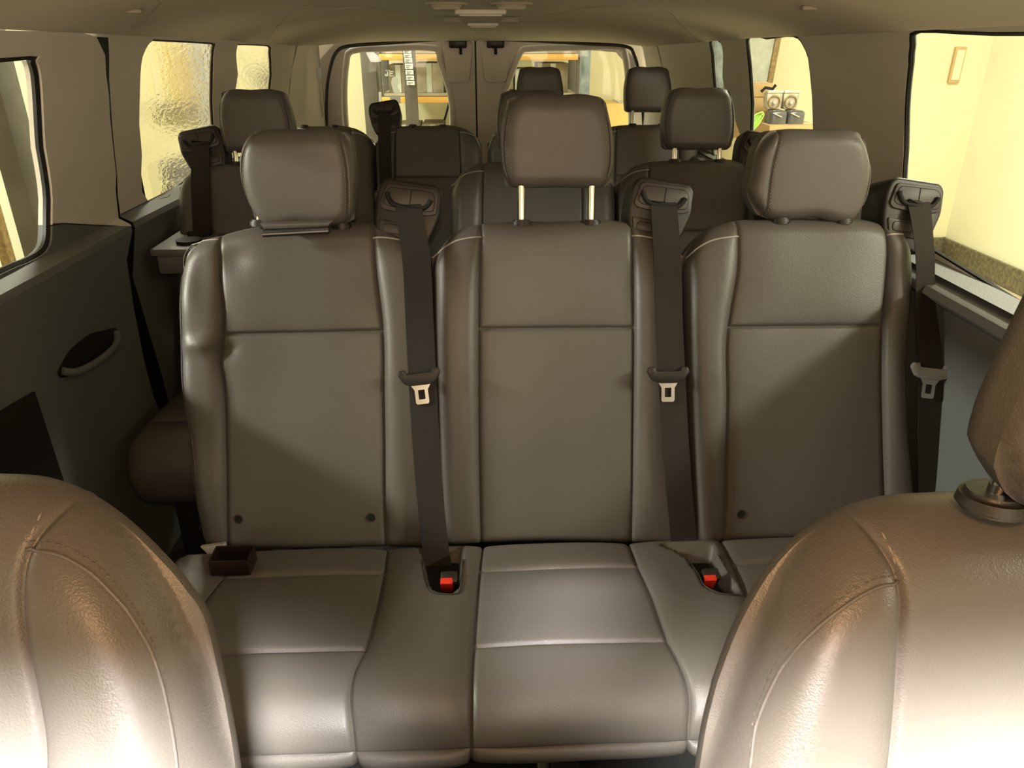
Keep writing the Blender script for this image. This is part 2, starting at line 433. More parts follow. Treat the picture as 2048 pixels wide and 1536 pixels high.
# ================================================================== VAN SHELL
def zedge(y): return float(np.interp(y, [-.5, 1.0, 2.5, 4.0], [1.33, 1.322, 1.300, 1.262]))
def zmid(y): return float(np.interp(y, [-.5, 1.5, 2.4, 3.1, 3.45, 3.7, 3.88, 3.97], [1.405, 1.40, 1.378, 1.372, 1.352, 1.325, 1.298, 1.285]))
def taper(y): return float(np.interp(y, [-1.2, -.3, 2.4, 4.05], [.93, 1.0, 1.0, .945]))
def XW(z): return float(np.interp(z, [0, .5, .80, .858, .871, .884, .95, 1.1, 1.25, 1.32, 1.38], [.89, .89, .886, .886, .893, .925, .925, .902, .855, .815, .77]))
def wallx(y, z): return XW(z)*taper(y)
def wall_hit(u, v, side):
    x = .88
    for _ in range(40):
        P = atx(u, v, side*x); x = .5*x+.5*wallx(P[1], P[2])
    return (float(P[1]), float(P[2]))

def cdt_panel(name, outer, holes, f, step, m, parent=None, cuts=(), ddir=(0, 0, 0), flip=False, **k):
    """flat polygon with holes, triangulated on a grid and mapped by f(p,q); reveals of the holes go outward by ddir"""
    pts = []; edges = []
    def add(poly):
        o = len(pts)
        for i in range(len(poly)):
            a = np.array(poly[i]); b = np.array(poly[(i+1) % len(poly)]); n = max(1, int(np.linalg.norm(b-a)/step))
            for j in range(n): pts.append(tuple(a+(b-a)*j/n))
        e = len(pts); edges.extend([(i, i+1 if i+1 < e else o) for i in range(o, e)])
    add(outer)
    for h_ in holes: add(h_)
    for c_ in cuts:
        o = len(pts); pts.extend([tuple(c_[0]), tuple(c_[1])]); edges.append((o, o+1))
    X = [p[0] for p in outer]; Y = [p[1] for p in outer]
    def inside(p, poly):
        c = False; n = len(poly); j = n-1
        for i in range(n):
            if (poly[i][1] > p[1]) != (poly[j][1] > p[1]) and p[0] < (poly[j][0]-poly[i][0])*(p[1]-poly[i][1])/(poly[j][1]-poly[i][1])+poly[i][0]: c = not c
            j = i
        return c
    B = np.array(pts)
    gx = np.arange(min(X)+step*.5, max(X), step); gy = np.arange(min(Y)+step*.5, max(Y), step)
    for p in [(a, b) for a in gx for b in gy]:
        if np.min(np.hypot(B[:, 0]-p[0], B[:, 1]-p[1])) > step*.45 and inside(p, outer) and not any(inside(p, h_) for h_ in holes): pts.append(p)
    r = delaunay_2d_cdt([Vector(p) for p in pts], edges, [], 0, 1e-6)
    V2, _, T = r[0], r[1], r[2]; Fc = []
    for t in T:
        c = (sum(V2[i][0] for i in t)/3, sum(V2[i][1] for i in t)/3)
        if inside(c, outer) and not any(inside(c, h_) for h_ in holes): Fc.append(tuple(t) if not flip else tuple(t)[::-1])
    V = [tuple(f(p[0], p[1])) for p in V2]
    for h_ in holes:
        hp = []
        for i in range(len(h_)):
            a = np.array(h_[i]); b = np.array(h_[(i+1) % len(h_)]); n = max(1, int(np.linalg.norm(b-a)/step))
            for j in range(n): hp.append(tuple(a+(b-a)*j/n))
        o = len(V); n = len(hp)
        for p in hp: V.append(tuple(f(*p)))
        for p in hp: q = f(*p); V.append((q[0]+ddir[0], q[1]+ddir[1], q[2]+ddir[2]))
        for i in range(n): Fc.append((o+i, o+(i+1) % n, o+n+(i+1) % n, o+n+i))
    return mesh(name, V, Fc, m, parent, **k)

def glass_pane(name, poly, f, off, m, parent=None, step=.06, **k):
    g = lambda p, q: tuple(np.array(f(p, q))+np.array(off))
    return cdt_panel(name, poly, [], g, step, m, parent, **k)
def seal(name, poly, f, off, r, parent=None, m='rubber'):
    P = [tuple(np.array(f(*p))+np.array(off)) for p in poly]
    return tube(name, P, r, m, parent, n=6, closed=True)

def WR(y, z): return (wallx(y, z), y, z)
def WL(y, z): return (-wallx(y, z), y, z)
ZB = .889
def smo(P, n=3): return [tuple(float(c) for c in q) for q in smooth_path(P, n, True)]
# window outlines in (y, z) on the side wall, from the photograph's rear edges on
w1r = [wall_hit(u, v, 1) for u, v in [(1833, 60), (1820, 90), (1814, 150), (1808, 260), (1803, 370), (1803, 430), (1815, 468), (1840, 488), (1870, 507), (1950, 556), (2040, 612)]]
w1r = w1r+[(.95, .885), (.62, .89), (.56, .93), (.56, 1.24), (.62, 1.305), (1.0, 1.308), (1.3, 1.308)]
w2r = [wall_hit(u, v, 1) for u, v in [(1491, 82), (1530, 75), (1585, 70), (1606, 90), (1618, 130), (1624, 190), (1626, 265)]]+[(2.03, .95), (2.10, .895), (2.50, .895), (2.55, .93)]+[wall_hit(1500, 262, 1)]
w3r = [wall_hit(u, v, 1) for u, v in [(1418, 84), (1440, 83), (1446, 120), (1450, 180)]]+[(2.66, .93), (2.72, .895), (3.02, .895)]+[wall_hit(1428, 180, 1)]
w2l = [wall_hit(u, v, -1) for u, v in [(429, 100), (428, 88), (420, 85), (320, 79), (305, 81), (291, 100), (281, 150), (279, 220), (284, 310), (299, 405)]]+[(2.50, .897), (2.60, .94)]+[wall_hit(428, 250, -1)]
w3l = [wall_hit(u, v, -1) for u, v in [(542, 104), (540, 93), (532, 90), (482, 88), (475, 92), (473, 120), (472, 175)]]+[(2.78, .93), (2.84, .897), (3.26, .897)]+[wall_hit(541, 180, -1)]
w1r, w2r, w3r, w2l, w3l = [smo(q) for q in (w1r, w2r, w3r, w2l, w3l)]
wfr = [(.36, .93), (.36, 1.25), (.30, 1.30), (-.12, 1.30), (-.78, .96), (-.74, .91), (.32, .91)]
def upper(side, wins, f, y0, nm):
    zt = 1.345
    outer = [(y0, ZB), (4.03, ZB), (4.03, 1.30), (2.5, 1.335), (y0, zt)]
    o = cdt_panel(nm, outer, wins, f, .05, 'cream', None, ddir=(side*.013, 0, 0), angle=30); struct(o); return o
wr = upper(1, [w1r, w2r, w3r, wfr], WR, -1.0, 'wall_right')
# left: the body starts behind the sliding door
pilL = [wall_hit(u, v, -1) for u, v in [(214, 75), (216, 110), (222, 250), (232, 350), (246, 436)]]
pilL = [(y+.006, z) for y, z in pilL]
outerL = [(1.70, 1.345), (1.70, pilL[0][1]+.004)]+pilL+[(pilL[-1][0], ZB), (4.03, ZB), (4.03, 1.30), (2.5, 1.335)]
wl = struct(cdt_panel('wall_left', outerL, [w2l, w3l], WL, .05, 'cream', None, ddir=(-.013, 0, 0), angle=30))
struct(cdt_panel('wall_left_front', [(-1.0, 0), (.46, 0), (.46, 1.345), (-1.0, 1.345)], [wfr], WL, .07, 'cream', None, ddir=(-.03, 0, 0)))
# lower grey trim
struct(cdt_panel('trim_1', [(-1.0, 0), (4.03, 0), (4.03, ZB), (-1.0, ZB)], [], WR, .05, 'lowtrim', cuts=[((-.99, q), (4.02, q)) for q in (.884, .871, .858)]))
struct(cdt_panel('trim_2', [(pilL[-1][0], ZB), (1.878, .75), (1.93, .45), (1.95, 0), (4.03, 0), (4.03, ZB)], [], WL, .05, 'lowtrim', cuts=[((1.87, q), (4.02, q)) for q in (.884, .871, .858)]))
n = 1
for side, poly, f, kind in ((1, w1r, WR, 0), (1, w2r, WR, 0), (1, w3r, WR, 0), (-1, w2l, WL, 1), (-1, w3l, WL, 1)):
    wn = cdt_panel('window_%d' % n, poly, [], (lambda p, q, f=f, s_=side: tuple(np.array(f(p, q))+np.array((s_*.010, 0, 0)))), .08, 'film' if kind else 'glass')
    struct(wn)
    seal('window_seal', poly, f, (side*.006, 0, 0), .006 if not kind else .0045, wn); n += 1
# B pillar trim on the sliding door side: dark gap behind the door edge
dooredge = [wall_hit(u, v, -1) for u, v in [(150, 64), (185, 73), (203, 110), (211, 190), (217, 270), (226, 350), (238, 440)]]
low = [wall_hit(u, v, -1) for u, v in [(247, 520), (262, 620), (282, 720), (303, 800)]]
G = [atx(u, v, -.93) for u, v in [(120, 40), (260, 60), (262, 440), (320, 820), (200, 820), (120, 440)]]
struct(mesh('door_seal_channel', [(-.932, 1.80, 1.36), (-.932, 2.15, 1.36), (-.932, 2.15, .86), (-.932, 2.6, .8), (-.932, 2.6, 0), (-.932, 1.2, 0), (-.932, 1.2, .80), (-.932, 1.80, .87)], [(0, 1, 2, 3, 4, 5, 6, 7)], 'slot'))
dw = [wall_hit(u, v, -1) for u, v in [(52, 112), (66, 122), (74, 150), (80, 240), (88, 320), (98, 400), (97, 470), (86, 503), (50, 525), (0, 546)]]
dw = dw+[(1.10, .885), (.72, .885), (.66, .92), (.66, 1.23), (.72, 1.262), (1.2, 1.262)]
dw = smo(dw)
def DL(y, z): return (-wallx(y, z)+.008, y, z)
doorup = [(.48, ZB), (.48, 1.325), dooredge[0]]+dooredge[1:]
doorup = [(.48, dooredge[-1][1]), (.48, 1.315)]+dooredge
SA, SB = wall_hit(100, 446, -1), wall_hit(236, 452, -1)
def SPL(y): return (y, SA[1]+(SB[1]-SA[1])*(y-SA[0])/(SB[0]-SA[0]) if y > SA[0] else SA[1])
door = struct(cdt_panel('door_1', [(.48, .0), (.48, 1.315)]+dooredge+low+[(2.0, .0)], [dw], DL, .035, 'cream', None, cuts=[((SA[0]-.1, SA[1]), SA), (SA, SPL(1.95)), (SPL(.40), SPL(.70)), ((.47, .884), (1.95, .884)), ((.47, .871), (1.95, .871)), ((.47, .858), (1.95, .858))], ddir=(-.03, 0, 0)))
# the grey lower half is its own moulding
zs = dooredge[-1][1]
fc = door.data
fc.materials.append(M['lowtrim'])
splitz = lambda y: zs+.004
for pgn in fc.polygons:
    if pgn.center.z < SPL(pgn.center.y)[1]: pgn.material_index = 1
dg = struct(glass_pane('window_6', dw, DL, (-.016, 0, 0), 'glass'))
seal('window_seal', dw, DL, (-.012, 0, 0), .008, dg)
tube('panel_joint', [tuple(np.array(DL(*SPL(y)))+np.array((.0005, 0, 0))) for y in np.linspace(1.61, dooredge[-1][0]-.002, 6)], .0013, 'slot', door)
# grab handle in the door; flat black patch stands in for its shaded recess
hp = [(105, 745), (130, 700), (170, 668), (222, 655), (229, 668), (220, 690), (180, 722), (140, 748), (112, 757)]
hq = [wall_hit(u, v, -1) for u, v in hp]
prism('recess_shade', round_poly(hq, .02), (0, 0, 0), (0, 1, 0), (0, 0, 1), (-1, 0, 0), .890, .8765, 'slot', door)
hh = smooth_path([tuple(np.array(DL(*wall_hit(u, v, -1)))+np.array((o_, 0, 0))) for u, v, o_ in [(112, 742, .004), (128, 744, .018), (160, 727, .024), (200, 698, .022), (218, 678, .012), (222, 665, .004)]], 5)
tube('grab_handle', hh, .0085, 'lowtrim', door)
# flat black patch low in the door
pk = [wall_hit(u, v, -1) for u, v in [(-60, 850), (57, 783), (78, 850), (118, 975), (140, 1050), (-60, 1050)]]
prism('door_black_patch', pk, (0, 0, 0), (0, 1, 0), (0, 0, 1), (-1, 0, 0), .890, .8755, 'slot', door)

# headliner
ys = np.concatenate([np.linspace(-.15, 2.9, 30), np.linspace(3.0, 3.97, 22)])
ts = np.linspace(-1, 1, 61); V = []; Fc = []
for y in ys:
    ze, zc = zedge(y), zmid(y); wd = wallx(y, ze)-.004
    V.append((-wd-.03, y, ze+.012)); V.append((-wd+.002, y, ze-.003))
    for t in ts:
        tt = math.copysign(abs(t)**.85, t); V.append((tt*(wd-.01), y, ze+(zc-ze)*(1-abs(tt)**3.2)**.8))
    V.append((wd-.002, y, ze-.003)); V.append((wd+.03, y, ze+.012))
nn = len(ts)+4
for i in range(len(ys)-1):
    for j in range(nn-1): Fc.append((i*nn+j, (i+1)*nn+j, (i+1)*nn+j+1, i*nn+j+1))
ceil = struct(mesh('ceiling', V, Fc, 'head', None, angle=0))
def ceilz(x, y):
    ze, zc = zedge(y), zmid(y); wd = wallx(y, ze)-.014
    return ze+(zc-ze)*max(0, 1-min(1, abs(x)/wd)**3.2)**.8
def ceil_hit(u, v):
    lo = None
    d = ray(u, v)
    for t in np.linspace(.3, 6, 1500):
        P = CAM+d*t
        if P[2] > ceilz(P[0], P[1]): return P
    return CAM+d*6
struct(box('roof', (0, 1.95, 1.45), (1.75, 4.2, .05), 'body'))
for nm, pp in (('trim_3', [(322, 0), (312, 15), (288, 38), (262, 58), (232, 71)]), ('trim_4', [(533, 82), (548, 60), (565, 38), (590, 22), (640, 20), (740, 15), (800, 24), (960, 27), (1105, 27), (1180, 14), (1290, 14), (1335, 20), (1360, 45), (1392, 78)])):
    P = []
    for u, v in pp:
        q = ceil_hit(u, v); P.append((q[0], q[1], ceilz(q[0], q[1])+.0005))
    struct(tube(nm, smooth_path(P, 4), .0022, 'tanplastic', None, n=6))
# air vents and lamps on the headliner
def vent(u, v, r, lab):
    q = ceil_hit(u, v); z = ceilz(q[0], q[1]); t = thing('air_vent', (q[0], q[1], z), lab, 'air vent', 'round vents on the headliner')
    bm = bmesh.new()
    for rr, d in ((r, .006), (r*.72, .012)):
        c = bmesh.ops.create_cone(bm, cap_ends=True, segments=36, radius1=rr*.94, radius2=rr, depth=d)
        bmesh.ops.translate(bm, vec=(q[0], q[1], z-d/2+.001), verts=c['verts'])
    bmobj('vent_ring', bm, 'tanplastic', t)
    for i in range(5): box('louvre', (q[0], q[1]+(i-2)*r*.24, z-.0125), (r*1.2, .003, .004), 'tanplastic', t)
vent(893, 6, .058, 'larger round ceiling vent nearer the sliding door side')
vent(1023, 6, .058, 'larger round ceiling vent nearer the side of the big clear window')
vent(905, 35, .05, 'small round air vent deep in the cabin ceiling, sliding door side')
vent(1020, 35, .05, 'small round air vent deep in the cabin ceiling, side of the clear windows')
for (u, v, wd, lab) in ((961, 20, .125, 'rectangular ceiling lamp between the forward round vents'), (966, 46, .10, 'rectangular ceiling lamp nearest the rear doors')):
    q = ceil_hit(u, v); z = ceilz(q[0], q[1]); t = thing('ceiling_lamp', (q[0], q[1], z), lab, 'lamp')
    box('lamp_housing', (q[0], q[1], z-.006), (wd*1.25, .08, .014), 'cream', t, bev=.004)
    box('lamp_lens', (q[0], q[1], z-.014), (wd*1.05, .055, .008), 'head', t, bev=.003)
for u, v in ((270, 20), (1617, 14)):
    q = ceil_hit(u, v); o = box('coat_hook', (q[0], q[1], ceilz(q[0], q[1])-.002), (.03, .02, .008), 'tanplastic', bev=.003)
    top(o, 'small square plug in the headliner above the %s' % ('sliding door' if u < 900 else 'pillar behind the big clear window'), 'hook')

# rear: header, doors, latches
YR = 4.04
def RD(x, z): return (x, YR, z)
def rp(u, v): p = aty(u, v, YR); return (float(p[0]), float(p[2]))
gl = [rp(*p) for p in [(692, 250), (689, 180), (693, 125), (703, 102), (760, 97), (868, 96), (880, 122), (898, 178), (904, 215), (905, 260)]]+[(-.15, .80), (-.66, .80)]
gr = [rp(*p) for p in [(1003, 260), (1006, 200), (1022, 150), (1040, 106), (1060, 97), (1150, 95), (1235, 94), (1249, 108), (1256, 160), (1262, 260)]]+[(.72, .80), (.10, .80)]
gap = rp(952, 160)[0]
dl = struct(cdt_panel('door_2', [(-.80, 0), (gap-.004, 0), (gap-.004, 1.30), (-.70, 1.275), (-.78, 1.2)], [gl], RD, .06, 'cream', None, ddir=(0, .04, 0)))
dr = struct(cdt_panel('door_3', [(gap+.004, 0), (.80, 0), (.78, 1.2), (.70, 1.275), (gap+.004, 1.30)], [gr], RD, .06, 'cream', None, ddir=(0, .04, 0)))
for nm, poly in (('window_7', gl), ('window_8', gr)):
    wn = struct(cdt_panel(nm, poly, [], lambda x, z: (x, YR+.035, z), .12, 'glass'))
    seal('window_gasket', poly, lambda x, z: (x, YR+.02, z), (0, 0, 0), .006, wn, 'tanplastic')
    tube('inner_frame', smooth_path([(x*1.0, YR-.004, z) for x, z in poly], 3, True), .016, 'cream', wn, closed=True)
box('door_gap', (gap, YR+.012, .65), (.012, .02, 1.3), 'slot', dl)
sl = [rp(*p) for p in [(655, 330), (655, 250), (656, 180), (664, 130), (676, 103), (700, 92), (780, 86), (870, 79), (952, 77), (1060, 81), (1180, 88), (1250, 93), (1266, 110), (1276, 150), (1284, 230), (1287, 330)]]
struct(tube('trim_5', smooth_path([(x, YR-.03, z) for x, z in sl], 4), .008, 'dark', None, n=8))
so = [rp(*p) for p in [(672, 330), (672, 200), (680, 125), (700, 104), (800, 96), (952, 90), (1150, 98), (1235, 105), (1256, 130), (1268, 230), (1270, 330)]]
struct(cdt_panel('trim_11', [(-.96, 0), (.96, 0), (.96, 1.40), (-.96, 1.40)], [[(-.70, .02)]+[(x, z) for x, z in so]+[(.74, .02)]], lambda x, z: (x, YR+.045, z), .2, 'cream'))
# D pillar returns
for s_ in (-1, 1):
    xo = rp(655 if s_ < 0 else 1283, 250)[0]
    V = []; 
    for z in np.linspace(.0, 1.28, 12): V += [(xo, YR-.03, z), (s_*wallx(3.7, z), 3.70, z)]
    struct(mesh('trim_%d' % (6 if s_ < 0 else 7), V, [(2*i, 2*i+1, 2*i+3, 2*i+2) for i in range(11)], 'cream'))
V = []; Fc = []
for i, x in enumerate(np.linspace(-.79, .79, 30)):
    V += [(x, 3.90, ceilz(x, 3.90)+.001), (x, YR-.02, min(ceilz(x, 3.97), 1.292)-.0), (x, YR, 1.32)]
    if i: b = 3*i; Fc += [(b-3, b, b+1, b-2), (b-2, b+1, b+2, b-1)]
struct(mesh('trim_8', V, Fc, 'head'))
for u, lab in ((916, 'black latch at the top of the rear door with the stickered window'), (991, 'black latch at the top of the rear door without stickers')):
    p = aty(u, 86, YR-.03); t = thing('door_latch', tuple(p), lab, 'latch')
    box('latch_housing', tuple(p), (.085, .05, .046), 'brown', t, bev=.008); box('latch_stem', (p[0]+(.012 if u < 950 else .0), p[1]-.01, p[2]-.035), (.014, .014, .034), 'slot', t, bev=.003)
    c = aty(u, 122, YR-.012); prism('latch_cover', round_poly([(-.055, -.1), (.055, -.1), (.075, .09), (-.075, .09)], .03), tuple(c), (1, 0, 0), (0, 0, 1), (0, -1, 0), 0, .014, 'cream', t, bev=.008)
pp = aty(642, 200, 3.85)
t = thing('strap_rod', (pp[0], 3.85, .95), 'pale slim belt anchor rod on the pillar beside the stickered rear window', 'rod')
tube('rod', [(pp[0], 3.86, .95), (pp[0], 3.86, 1.16)], .008, 'cream', t); tube('rod_cap', [(pp[0], 3.86, 1.12), (pp[0], 3.86, 1.17)], .011, 'white', t)

# front of the van (behind the viewer) and floor
struct(box('floor', (0, 1.5, -.01), (1.90, 5.1, .02), 'floor'))
struct(mesh('wall_front', [(-.84, -1.05, 0), (.84, -1.05, 0), (.84, -1.05, .93), (-.84, -1.05, .93)], [(0, 1, 2, 3)], 'dark'))
o = box('dashboard', (0, -.84, .78), (1.6, .40, .26), 'dark', bev=.05, seg=4); top(o, 'dark dashboard below the windscreen behind the viewer', 'dashboard')
ws = struct(mesh('window_9', [(-.76, -1.04, .94), (.76, -1.04, .94), (.68, -.17, 1.39), (-.68, -.17, 1.39)], [(0, 1, 2, 3)], 'glass'))
for s_ in (-1, 1): tube('windscreen_frame', [(s_*.80, -1.05, .93), (s_*.74, -.15, 1.37)], .035, 'cream', ws)
struct(box('trim_9', (0, -.16, 1.40), (1.5, .05, .03), 'head'))
struct(box('trim_10', (-.0, 1.45, -.15), (1.74, 5.2, .25), 'body'))

# ================================================================== SEATS
UPH = 'leather'
backP = Prof([(1.155, .22), (1.195, .36), (1.207, .40), (1.243, .50), (1.297, .65), (1.353, .80), (1.410, .95), (1.440, 1.03), (1.470, 1.11)])
def hits(prof, pts): return [prof.hit(u, v) for u, v in pts]
def colc(prof, pts): return curve1([(b, a) for a, b in hits(prof, pts)])
def rowc(prof, pts): return curve1(hits(prof, pts))
def konst(b): return lambda a: np.full(np.shape(a), b, float)

def make_back(parent, cols, toppts, midpx, botpx, prof=backP, R=(.035, .035, .02, .035), extra=None, nx=(20, 34, 20), ny=(60, 44), pillow=(.016, .005, .016)):
    C = [colc(prof, c) if isinstance(c, list) else c for c in cols]
    rows = [rowc(prof, botpx), rowc(prof, midpx), rowc(prof, toppts)]
    p = Pad(C, rows, prof.map, R=R, Rh=.030, groove=.0048, gw=.0030, pillow=pillow, seamrow_cols={1: [(1, 2)]}, extra=extra)
    names = {(0, 0): ('side_bolster', 0), (0, 1): ('side_bolster', 0), (1, 0): ('lower_panel', 0), (1, 1): ('upper_panel', 0), (2, 0): ('side_bolster', 1), (2, 1): ('side_bolster', 1)}
    sh, parts = p.build(parent, names, nx, ny, UPH, thick=.085, shell='backrest')
    return p, sh
def pipe(p, prof, px, sh, name='piping', r=.0017, m='piping', dh=.0006):
    ab = [p.hit(prof, u, v) for u, v in px]; return p.line(ab, r, name, m, sh, dh)

bench = thing('bench_seat', (.14, 1.10, 0), 'grey leather three-seat bench spanning the middle of the photo, nearest bench facing the viewer', 'bench seat')
# wrinkle in the seat nearest the sliding door
wr_c = [backP.hit(447, 700), backP.hit(470, 520), backP.hit(405, 690), backP.hit(415, 560)]
def wrinkles(a, b, C, R):
    h = 0*a
    for (ca, cb), (sa, sb), am in zip(wr_c, [(.020, .014), (.030, .028), (.030, .016), (.024, .05)], [-.010, -.008, .008, -.005]):
        h = h+am*np.exp(-((a-ca)/sa)**2-((b-cb)/sb)**2)
    edge = a < C[1]
    h = h+np.where(edge, .0028*np.sin(b*38+a*20)*np.clip((C[1]-a)/.05, 0, 1), 0)
    h = h+.0022*np.sin(a*25+b*9)*np.sin(b*14-a*8)
    return h
def mild(a, b, C, R): return .0016*np.sin(a*23+b*7)*np.sin(b*13-a*9)
L_c3 = [(862, 515), (866, 700), (872, 900), (880, 1100)]
pL, shL = make_back(bench, [[(356, 530), (350, 600), (352, 700), (358, 800), (372, 900), (384, 1000), (402, 1098)],
                            [(437, 466), (440, 560), (447, 640), (446, 670), (440, 712), (447, 760), (452, 900), (455, 1098)],
                            [(745, 452), (752, 540), (765, 650), (768, 800), (771, 1098)], [(860, 515), (864, 700), (870, 900), (878, 1098)]],
                    [(352, 532), (360, 508), (382, 487), (440, 466), (505, 450), (600, 444), (700, 441), (752, 447), (800, 468), (862, 515)],
                    [(447, 668), (608, 665), (768, 661)], [(380, 1098), (455, 1102), (700, 1102), (770, 1100), (880, 1100)], extra=wrinkles)
Ccols = [[(862, 515), (866, 700), (872, 900), (880, 1096)], [(963, 447), (958, 560), (957, 700), (958, 900), (962, 1094)],
         [(1263, 444), (1266, 520), (1267, 650), (1265, 900), (1262, 1094)], [(1368, 515), (1372, 700), (1380, 900), (1390, 1096)]]
Ctop = [(860, 517), (880, 491), (903, 466), (940, 449), (1000, 441), (1112, 439), (1250, 440), (1300, 455), (1340, 480), (1370, 517)]
Cmid = [(957, 657), (1110, 656), (1267, 655)]; Cbot = [(878, 1100), (962, 1093), (1262, 1093), (1390, 1098)]
pC, shC = make_back(bench, Ccols, Ctop, Cmid, Cbot, extra=mild)
pR, shR = make_back(bench, [[(1370, 515), (1374, 700), (1382, 900), (1392, 1096)], [(1477, 441), (1475, 540), (1462, 620), (1456, 660), (1454, 800), (1451, 1000), (1447, 1094)],
                            [(1772, 444), (1777, 500), (1774, 560), (1765, 650), (1763, 720), (1765, 850), (1770, 1094)],
                            [(1834, 500), (1831, 600), (1820, 700), (1822, 850), (1834, 980), (1842, 1094)]],
                    [(1368, 517), (1385, 492), (1408, 466), (1460, 442), (1530, 435), (1650, 434), (1750, 438), (1792, 452), (1822, 468), (1836, 500)],
                    [(1455, 654), (1610, 652), (1765, 651)], [(1390, 1098), (1450, 1092), (1770, 1090), (1845, 1092)], extra=mild)
pipe(pL, backP, [(384, 490), (368, 520), (362, 600), (364, 700), (370, 800), (384, 880), (392, 960), (400, 1060)], shL, r=.0013, m='dark')
pipe(pL, backP, [(384, 490), (405, 482), (437, 479)], shL, r=.0013)
pipe(pL, backP, [(746, 476), (770, 475), (800, 480), (830, 492), (858, 518)], shL)
pipe(pC, backP, [(864, 516), (890, 494), (918, 480), (962, 474)], shC)
pipe(pC, backP, [(1264, 472), (1290, 473), (1318, 480), (1345, 495), (1364, 514)], shC)
pipe(pR, backP, [(1372, 516), (1398, 494), (1430, 479), (1476, 473)], shR)
pipe(pR, backP, [(1774, 470), (1795, 468), (1815, 474), (1828, 492)], shR)
for p_, sh_, px in ((pL, shL, [(478, 1038), (742, 1035)]), (pR, shR, [(1482, 1028)])):
    for u, v in px:
        a, b = backP.hit(u, v); x, y, z = [float(q) for q in p_.pt(a, b)]; Nn = np.array((0, -math.cos(.35), math.sin(.35)))
        tube('anchor_cap', [np.array((x, y, z))-Nn*.004, np.array((x, y, z))+Nn*.0012], .0078, 'slot', sh_, n=20)
        tube('anchor_rim', [tuple(np.array((x, y, z))+Nn*.001+.0082*(math.cos(t_)*np.array((1, 0, 0))+math.sin(t_)*np.array((0, math.sin(.35), math.cos(.35))))) for t_ in np.linspace(0, 2*PI, 20, endpoint=False)], .0011, 'dark', sh_, n=5, closed=True)

# cushion of the bench
cushP = Prof([(.800, .26), (.772, .30), (.762, .345), (.764, .380), (.785, .412), (.825, .436), (.90, .440), (1.0, .432), (1.10, .420), (1.20, .405), (1.26, .40)])
def cu(pts): return colc(cushP, pts)
cc = [lambda b: np.full(np.shape(b), -.60), cu([(443, 1158), (403, 1213), (375, 1290), (368, 1400), (375, 1500)]),
      cu([(775, 1106), (771, 1142), (752, 1230), (733, 1292), (706, 1350), (699, 1400), (704, 1450), (712, 1520)]),
      cu([(965, 1098), (960, 1132), (953, 1220), (948, 1288), (944, 1350), (942, 1430), (942, 1520)]),
      cu([(1262, 1098), (1275, 1132), (1305, 1200), (1335, 1282), (1368, 1350), (1381, 1410), (1378, 1450), (1374, 1520)]),
      cu([(1448, 1094), (1466, 1130), (1486, 1180)]), lambda b: np.full(np.shape(b), .80), lambda b: np.full(np.shape(b), .875)]
bv = lambda v: cushP.hit(1100, v)[1]
cr = [konst(bv(1526)), konst(bv(1496)), konst(bv(1287)), konst(bv(1137)), konst(bv(1080))]
pock = [hits(cushP, [(838, 1095), (850, 1130), (860, 1178), (872, 1192), (905, 1194), (917, 1182), (921, 1130), (924, 1095)]),
        hits(cushP, [(1322, 1095), (1352, 1108), (1378, 1128), (1398, 1160), (1408, 1180), (1436, 1193), (1466, 1192), (1476, 1182), (1450, 1150), (1432, 1120), (1425, 1095)])]
def sdist(a, b, poly):
    P = np.array(poly); d = np.full(np.shape(a), 9.); ins = np.zeros(np.shape(a), bool); n = len(P)
    for i in range(n):
        p, q = P[i], P[(i+1) % n]; e = q-p; t = np.clip(((a-p[0])*e[0]+(b-p[1])*e[1])/np.dot(e, e), 0, 1)
        d = np.minimum(d, np.hypot(a-p[0]-e[0]*t, b-p[1]-e[1]*t))
        c = ((p[1] > b) != (q[1] > b)) & (a < (q[0]-p[0])*(b-p[1])/(q[1]-p[1]+1e-12)+p[0]); ins ^= c
    return np.where(ins, -d, d)
def cush_extra(a, b, C, R):
    h = .0012*np.sin(a*21+b*9)*np.sin(b*17-a*6)
    for P in pock:
        s_ = np.clip((.003-sdist(a, b, P))/.008, 0, 1); h = h-.05*s_*s_*(3-2*s_)
    return h
cp = Pad(cc, cr, cushP.map, R=(.04, .04, .012, .03), Rh=.03, groove=.0055, gw=.0034, pillow=[.0, .005, .010, .005, .010, .005, .0],
         seamrow_cols={1: None, 2: [(1, 2), (3, 4), (5, 6)], 3: [(1, 2), (3, 4), (5, 6)]}, extra=cush_extra)
cp.pil = [.004, .006, .012, .006, .012, .006, .004]
nm = {}
for k in range(7):
    nm[(k, 0)] = ('valance', 0)
    for j in (1, 2, 3):
        nm[(k, j)] = (['', 'front_panel', 'seat_panel', 'rear_panel'][j], k) if k in (1, 3, 5) else ('cushion_bolster', k)
shS, _ = cp.build(bench, nm, [10, 30, 40, 34, 44, 20, 8], [6, 44, 34, 26], UPH, thick=.07, shell='seat_cushion', inset=.005)
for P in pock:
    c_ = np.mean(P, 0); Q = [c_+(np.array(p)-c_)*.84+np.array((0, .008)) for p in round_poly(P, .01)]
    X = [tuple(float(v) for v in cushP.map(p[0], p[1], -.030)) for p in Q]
    mesh('pocket_shade', X, [tuple(range(len(X)))], 'slot', shS)  # flat black sheet stands in for the shade inside the pocket
    q = [tuple(c_+(np.array(p)-c_)*1.13) for p in P[1:-1]]; cp.line(q, .0011, 'pocket_seam', 'dark', shS, .0012)
